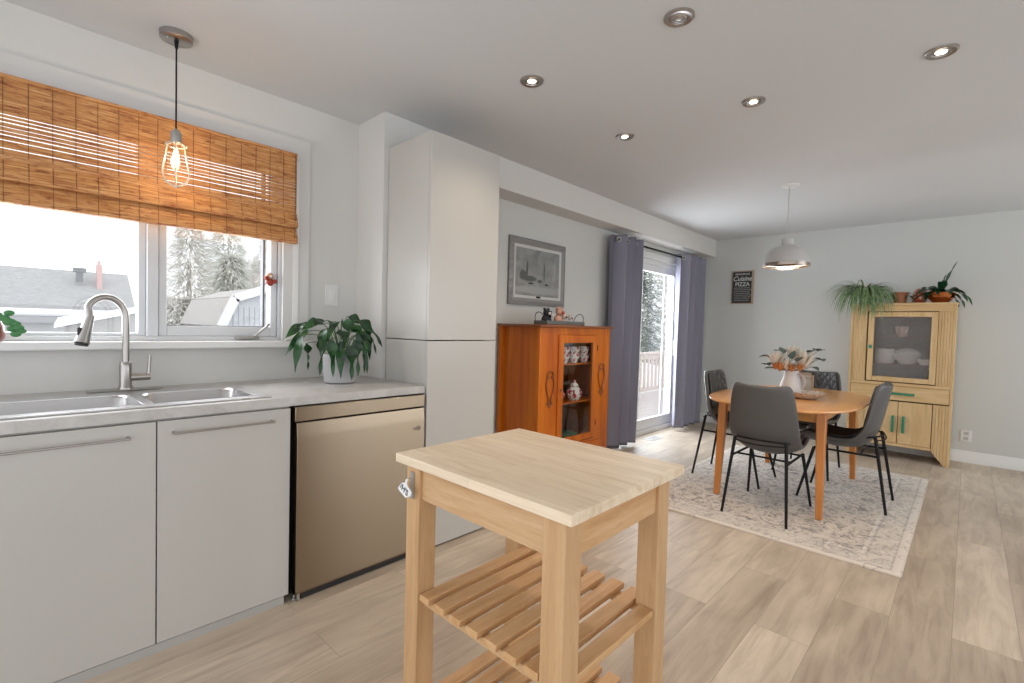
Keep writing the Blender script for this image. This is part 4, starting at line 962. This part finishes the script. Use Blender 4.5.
# caged pendant over the sink
kp = thing('cage_pendant', 'caged bare-bulb pendant on a black cord over the sink', 'pendant light', (.53, 2.56, ZC))
X, Y = .523, 2.57
MB().lathe([(0, -.028), (.056, -.028), (.062, -.024), (.063, 0), (0, 0)], (X, Y, ZC), 40).build('canopy', MNI, kp)
MB().sphere((X-.035, Y-.01, ZC-.029), .004, 8).sphere((X+.035, Y+.01, ZC-.029), .004, 8).build('screws', MALU, kp)
MB().tube([(X, Y, ZC-.028), (X, Y, ZC-.06)], [.009, .006], 12).build('cord_grip', MBLK, kp)
MB().tube([(X, Y, ZC-.05), (X, Y, 2.06)], .0035, 8).build('cord', MBLK, kp)
MB().lathe([(0, 2.075), (.008, 2.072), (.021, 2.055), (.0215, 2.012), (.0, 2.01)], (X, Y, 0), 24).build('socket', MALU, kp)
m = MB()
for k in range(6):
    a = k*PI/3+.3; pr = [(.022, 2.012), (.038, 2.004), (.040, 1.98), (.046, 1.94), (.055, 1.90), (.056, 1.87), (.044, 1.842), (.022, 1.828), (.0, 1.822)]
    m.tube([(X+r_*math.cos(a), Y+r_*math.sin(a), z) for r_, z in pr], .0024, 6)
m.tube([(X+.040*math.cos(R(i*20)), Y+.040*math.sin(R(i*20)), 2.002) for i in range(18)], .0024, 6, closed=True)
m.sphere((X, Y, 1.82), .006, 8)
m.build('wire_cage', mat('cage_silver', (.62, .58, .52), .35, .7), kp)
MB().lathe([(.013, 2.012), (.014, 1.985), (.024, 1.955), (.028, 1.925), (.022, 1.90), (0, 1.89)], (X, Y, 0), 24).build('glass_bulb', glass_thin('bulb_glass', (1, .96, .9), .10), kp)
MB().lathe([(.003, 1.99), (.010, 1.965), (.012, 1.92), (.006, 1.908), (0, 1.907)], (X, Y, 0), 16).build('filament', emis('filament_glow', (1, .62, .30), 14), kp)
l = bpy.data.lights.new('pendant_lamp', 'POINT'); l.energy = 3; l.color = (1, .72, .45); l.shadow_soft_size = .02
o = bpy.data.objects.new('pendant_lamp', l); C.objects.link(o); o.parent = kp; o.location = (0, .01, 1.94-ZC)

# dome pendant over the table
dp = thing('dome_pendant', 'white dome pendant lamp hanging over the dining table', 'pendant light', (4.47, 1.125, ZC))
X, Y = 4.47, 1.125
MDOME = mat('white_enamel_dome', (.50, .49, .48), .4)
MB().lathe([(0, -.022), (.05, -.022), (.066, -.012), (.068, 0), (0, 0)], (X+.03, Y, ZC), 36).build('canopy', MTRIM, dp)
MB().tube([(X, Y, ZC-.01), (X, Y, 2.02)], .0045, 8).build('cord', MALU, dp)
MB().lathe([(0, 2.027), (.044, 2.027), (.050, 2.02), (.050, 1.965), (.045, 1.96), (0, 1.96)], (X, Y, 0), 32).build('cap', MDOME, dp)
dm = []
for i in range(13):
    a = R(i*7.5); dm.append((.045+.125*math.sin(a) if i else .045, 1.820+.155*math.cos(a)))
sh = MB().lathe([(.045, 1.985)] + dm + [(.1665, 1.818)] + [(r_-.005, z-.004) for r_, z in dm[::-1]], (X, Y, 0), 56); sh.f = sh.f[:-2]
sh.build('shade', MDOME, dp)
MB().lathe([(.1715, 1.826), (.1755, 1.824), (.1755, 1.800), (.1715, 1.798), (.1715, 1.826)], (X, Y, 0), 56).build('metal_rim', mat('rim_nickel', (.40, .34, .30), .25, 1), dp)
MB().sphere((X, Y, 1.875), .036, 16).build('bulb', emis('warm_bulb', (1, .82, .62), 10), dp)
l = bpy.data.lights.new('dome_lamp', 'POINT'); l.energy = 9; l.color = (1, .82, .62); l.shadow_soft_size = .04
o = bpy.data.objects.new('dome_lamp', l); C.objects.link(o); o.parent = dp; o.location = (0, 0, 1.83-ZC)

# ------------------------------------------------------------------ outside
MSNOW = mat('snow', (.82, .83, .85), .8); bump(MSNOW, noise(MSNOW, coords(MSNOW), 2, 4), .5, .05)
MSN2 = mat('snowy_ground', (.6, .6, .6), .9)
L(MSN2, ramp(MSN2, noise(MSN2, coords(MSN2), .5, 6, .6), [(.36, (.30, .29, .27)), (.44, (.72, .73, .75)), (1, (.84, .85, .88))]), bsdf(MSN2).inputs['Base Color'])
GZ0 = -.95
g_ = MB().box((-60, YW+.15, GZ0-.2), (120, 140, GZ0)).build('snow_ground', MSN2, None, smooth=False); g_['kind'] = 'structure'
def wr(x, z, Y0, Yn): return (x*Yn/Y0, CAM_H+(z-CAM_H)*Yn/Y0)
# neighbour's house
MROOF = mat('grey_shingles', (.50, .49, .49), .9); L(MROOF, ramp(MROOF, noise(MROOF, coords(MROOF, (1, 1, 3)), 3, 5), [(.3, (.27, .27, .27)), (.7, (.36, .36, .36))]), bsdf(MROOF).inputs['Base Color'])
hs = thing('neighbour_house', 'distant grey-roofed bungalow seen through the left kitchen window', 'house', (3.5, 46, GZ0))
HY = 45
(a0, r0), (a1, r1) = wr(-1.6, 2.27, 16, HY+3), wr(2.24, 2.27, 16, HY+3)
e0, ez = wr(-1.7, 1.5, 16, HY); e1, _ = wr(2.38, 1.5, 16, HY)
ez = 1.85
MB().add([(e0, HY, ez), (e1, HY, ez), (a1, HY+3.6, r1+.2), (a0, HY+3.6, r0+.2), (e0, HY+7.2, ez), (e1, HY+7.2, ez), (e0, HY, ez-.25), (e1, HY, ez-.25), (e1, HY+7.2, ez-.25), (e0, HY+7.2, ez-.25)],
         [(0, 1, 2, 3), (3, 2, 5, 4), (1, 5, 2), (0, 3, 4), (0, 6, 7, 1), (1, 7, 8, 5), (5, 8, 9, 4), (4, 9, 6, 0), (6, 9, 8, 7)]).build('roof', MROOF, hs, smooth=False)
MB().box((e0+.4, HY+.5, GZ0), (e1-.4, HY+6.7, ez-.2)).build('walls', mat('pale_siding', (.55, .54, .52), .8), hs, smooth=False)
for k in range(3):
    wx = e0+2.2+k*4; MB().box((wx, HY+.46, .1), (wx+1.5, HY+.5, 1.2)).build('house_window', mat('dark_pane', (.10, .12, .14), .1), hs)
cx0, cz0 = wr(1.60, 1.93, 16, HY+2); cx1, cz1 = wr(1.70, 2.52, 16, HY+2)
MB().box((cx0, HY+1.8, 2.4), (cx1, HY+2.5, cz1)).build('chimney', mat('pink_brick', (.55, .36, .34), .9), hs)
MB().box((cx0+.05, HY+2.0, cz1), (cx1-.08, HY+2.3, cz1+.3)).build('chimney_pot', mat('pot_pink', (.55, .40, .38), .9), hs)
vx, vz = wr(1.26, 2.3, 16, HY+2)
MB().box((vx-.15, HY+1.9, vz-.7), (vx+.25, HY+2.2, vz)).box((vx-.3, HY+1.8, vz), (vx+.4, HY+2.3, vz+.3)).build('roof_vent', mat('vent_grey', (.14, .15, .16), .6), hs)
# garage with snow on the roof, nearer
gr = thing('low_garage', 'snow-covered low roof in the yard behind the faucet', 'shed', (2.2, 15, GZ0))
MB().add([(.8, 13, 1.0), (2.15, 13, 1.36), (2.45, 16, 1.42), (1.0, 16, 1.12), (.8, 13, GZ0), (2.15, 13, GZ0), (2.45, 16, GZ0), (1.0, 16, GZ0)], [(0, 1, 2, 3), (0, 4, 5, 1), (1, 5, 6, 2), (2, 6, 7, 3), (3, 7, 4, 0)]).build('walls', mat('weathered_boards', (.40, .39, .38), .9), gr, smooth=False)
MB().add([(.65, 12.8, .98), (2.25, 12.8, 1.40), (2.6, 16.2, 1.46), (.9, 16.2, 1.10), (.65, 12.8, 1.05), (2.25, 12.8, 1.47), (2.6, 16.2, 1.53), (.9, 16.2, 1.17)], [(0, 1, 2, 3)[::-1], (4, 5, 6, 7), (0, 1, 5, 4), (1, 2, 6, 5), (2, 3, 7, 6), (3, 0, 4, 7)]).build('snow_cap', MSNOW, gr, smooth=False)
cpn = thing('carport', 'flat snow-covered carport roof below the bungalow roof', 'carport', (0, 22, GZ0))
MB().box((-5, 20, 1.17), (2.75, 24, 1.40)).build('snow_cap', MSNOW, cpn, bevel=.08)
MB().box((-5, 20.05, .98), (2.7, 24, 1.17)).build('fascia', mat('grey_fascia', (.36, .36, .37), .8), cpn, smooth=False)
MB().box((-4.9, 20.4, GZ0), (2.6, 23.9, .98)).build('walls', mat('pale_wall', (.60, .60, .60), .9), cpn, smooth=False)
o = MB().box((-6, 18.4, GZ0), (2.2, 18.5, .55)).build('board_fence', mat('fence_grey', (.42, .42, .42), .9)); tag(move_origin(o, (-1.5, 18.4, GZ0)), 'grey board fence across the snowy yard', 'fence')
MB_ = MB()
rnd = random.Random(4)
for k in range(26):
    MB_.sphere((rnd.uniform(-5, -.6), rnd.uniform(16.6, 17.2), GZ0+.2), rnd.uniform(.5, .9), 10, (1.6, 1.0, 1))
tag(move_origin(MB_.build('snow_bank', MSNOW), (0, 19, GZ0)), 'ploughed snow bank in front of the fence', 'snow')
bpy.data.objects['snow_bank']['kind'] = 'stuff'
# gambrel shed
sh_ = thing('gambrel_shed', 'white and grey gambrel-roofed shed outside the casement window', 'shed', (5.6, 17, GZ0))
sc_ = 2
def g8(x, z): return (x*sc_, CAM_H+(z-CAM_H)*sc_)
pts8 = [g8(2.18, 1.13), g8(2.36, 1.555), g8(2.79, 1.72), g8(3.22, 1.555), g8(3.40, 1.13)]
poly = [(pts8[0][0], GZ0)] + pts8 + [(pts8[-1][0], GZ0)]
MB().prism(poly, 'y', 16, 16.1).build('front_wall', mat('grey_siding', (.52, .53, .55), .8), sh_, smooth=False)
for k, ((xa, za), (xb, zb)) in enumerate(zip(pts8[:-1], pts8[1:])):
    nx, nz = -(zb-za), (xb-xa); ln = math.hypot(nx, nz); nx, nz = nx/ln*.06, nz/ln*.06
    MB().add([(xa, 15.85, za), (xb, 15.85, zb), (xb, 20.5, zb), (xa, 20.5, za), (xa+nx, 15.85, za+nz), (xb+nx, 15.85, zb+nz), (xb+nx, 20.5, zb+nz), (xa+nx, 20.5, za+nz)], [(0, 1, 2, 3), (4, 5, 6, 7), (0, 1, 5, 4), (1, 2, 6, 5), (2, 3, 7, 6), (3, 0, 4, 7)]).build('roof_panel', mat('shed_roof', (.46, .44, .42), .9), sh_, smooth=False)
    MB().add([(xa+nx*2, 15.8, za+nz*2), (xb+nx*2, 15.8, zb+nz*2), (xb-nx*2, 15.8, zb-nz*2), (xa-nx*2, 15.8, za-nz*2), (xa+nx*2, 15.9, za+nz*2), (xb+nx*2, 15.9, zb+nz*2), (xb-nx*2, 15.9, zb-nz*2), (xa-nx*2, 15.9, za-nz*2)], [(0, 1, 2, 3), (4, 5, 6, 7), (0, 1, 5, 4), (1, 2, 6, 5), (2, 3, 7, 6), (3, 0, 4, 7)]).build('roof_trim', MTRIM, sh_, smooth=False)
m = MB()
for k in range(16): m.box((4.4+k*.15, 15.98, GZ0), (4.42+k*.15, 16.0, 1.6))
m.build('batten', mat('batten_grey', (.44, .45, .48), .8), sh_)
# trees
MTR = mat('winter_twig', (.50, .47, .44), .9); MTG = mat('grey_evergreen', (.74, .74, .68), .95)  # evergreen colour paled to imitate bright outdoor haze
def bare_tree(x, y, h, label, seed, spread=.5):
    t = thing('bare_tree', label, 'tree', (x, y, GZ0), 'bare winter trees in the yard'); r_ = random.Random(seed)
    mt, mb = MB(), MB()
    def grow(p, d, l, r, lev):
        e = p + d*l; mid = p.lerp(e, .5)+Vector((r_.uniform(-1, 1), r_.uniform(-1, 1), 0))*l*.06
        (mt if lev < 2 else mb).tube([p, mid, e], [r, r*.85, r*.7], 5 if lev < 3 else 3)
        if lev >= 6: return
        for k in range(3 if lev else 4):
            nd = (d + Vector((r_.uniform(-1, 1), r_.uniform(-1, 1), r_.uniform(-.25, .6)))*(spread+.08*lev)).normalized()
            grow(e if k else p.lerp(e, .7), nd, l*r_.uniform(.62, .82), r*.6, lev+1)
    grow(Vector((x, y, GZ0)), Vector((0, 0, 1)), h*.27, h*.018, 0)
    mt.build('trunk', MTR, t); mb.build('branches', MTR, t)
bare_tree(-3.2, 30, 11, 'bare spreading tree at the left of the kitchen window', 2, .62)
bare_tree(13.2, 38, 8, 'slim bare tree behind the house roof end', 5, .4)
def bush_tree(x, y, h, w_, label, seed, m_):
    t = thing('evergreen', label, 'tree', (x, y, GZ0), 'evergreens behind the shed'); r_ = random.Random(seed)
    MB().tube([(x, y, GZ0), (x, y, GZ0+h*.8)], [h*.03, h*.01], 8).build('trunk', MTR, t)
    m = MB()
    for k in range(5200):
        u = r_.random(); a = r_.uniform(0, 2*PI); rad = w_*(1-u)**.42*(.35+.65*r_.random())*(.85+.15*math.sin(a*3+u*9)); z = GZ0+.3+u*h
        p = (x+rad*math.cos(a), y+rad*math.sin(a), z); m.leaf(p, (math.cos(a), math.sin(a), r_.uniform(-.5, .9)), r_.uniform(.25, .6), r_.uniform(.03, .09), .4, 0, 2)
    m.build('foliage', m_, t)
MTG2 = mat('washed_out_bush', (.82, .80, .75), .95)  # leaf colour bleached to stand in for haze and overexposure
bush_tree(5.6, 25, 6.0, 1.5, 'tallest washed-out evergreen at the left of the casement view', 1, MTG2)
bush_tree(8.1, 28.5, 6.9, 1.9, 'washed-out evergreen behind the shed roof', 2, MTG)
bush_tree(9.0, 24.5, 6.1, 1.6, 'washed-out evergreen at the right edge of the casement view', 3, MTG2)
bush_tree(6.3, 21.7, 4.4, .9, 'shorter washed-out evergreen just over the shed roof', 7, MTG)
bush_tree(4.6, 22, 2.6, 1.1, 'low washed-out evergreen at the foot of the taller ones', 4, MTG2)
# deck outside the patio door
dk = thing('deck', 'weathered wooden deck outside the patio door', 'deck', (8, 4, -.1))
m = MB()
for k in range(14): m.box((3.2, YD+.22+k*.145, -.12), (12.5, YD+.355+k*.145, -.09))
m.build('boards', mat('deck_boards', (.50, .46, .44), .8), dk, smooth=False)
MB().box((3.2, YD+.22, GZ0), (12.5, YD+.25, -.12)).box((3.2, YD+2.2, GZ0), (12.5, YD+2.23, -.12)).build('skirt', mat('deck_skirt', (.35, .32, .30), .8), dk)
rl = thing('deck_railing', 'pale wooden deck railing beyond the patio door', 'railing', (9, 4.62, -.09))
MRL = mat('pale_rail', (.60, .52, .47), .7)
MB().box((3.4, 4.58, .76), (12.4, 4.70, .80)).build('top_rail', MRL, rl); MB().box((3.4, 4.62, .66), (12.4, 4.66, .75)).build('upper_rail', MRL, rl); MB().box((3.4, 4.62, .02), (12.4, 4.66, .10)).build('bottom_rail', MRL, rl)
x = 7.4
while x < 12.3:
    MB().box((x, 4.60, .08), (x+.045, 4.64, .68)).build('baluster', MRL, rl); x += .16
for x in (3.4, 7.2, 9.95, 12.3): MB().box((x, 4.59, -.09), (x+.1, 4.69, .9)).build('post', MRL, rl)
bush_tree(16.2, 9.5, 5.2, 1.7, 'grey-green evergreen seen through the patio door', 6, mat('green_grey', (.22, .27, .22), .95))
bush_tree(20.6, 10.8, 6.0, 2.1, 'snowy evergreen at the right side of the patio door view', 8, MTG)
bush_tree(25.5, 15.5, 8.0, 2.6, 'far evergreen beyond the deck, behind the nearer two', 9, MTG)
tag(move_origin(MB().sphere((13, 7.4, -.6), 1.1, 14, (2.2, 1, .8)).build('snow_heap', MSNOW), (13, 7.4, GZ0)), 'heap of snow beyond the deck railing', 'snow')
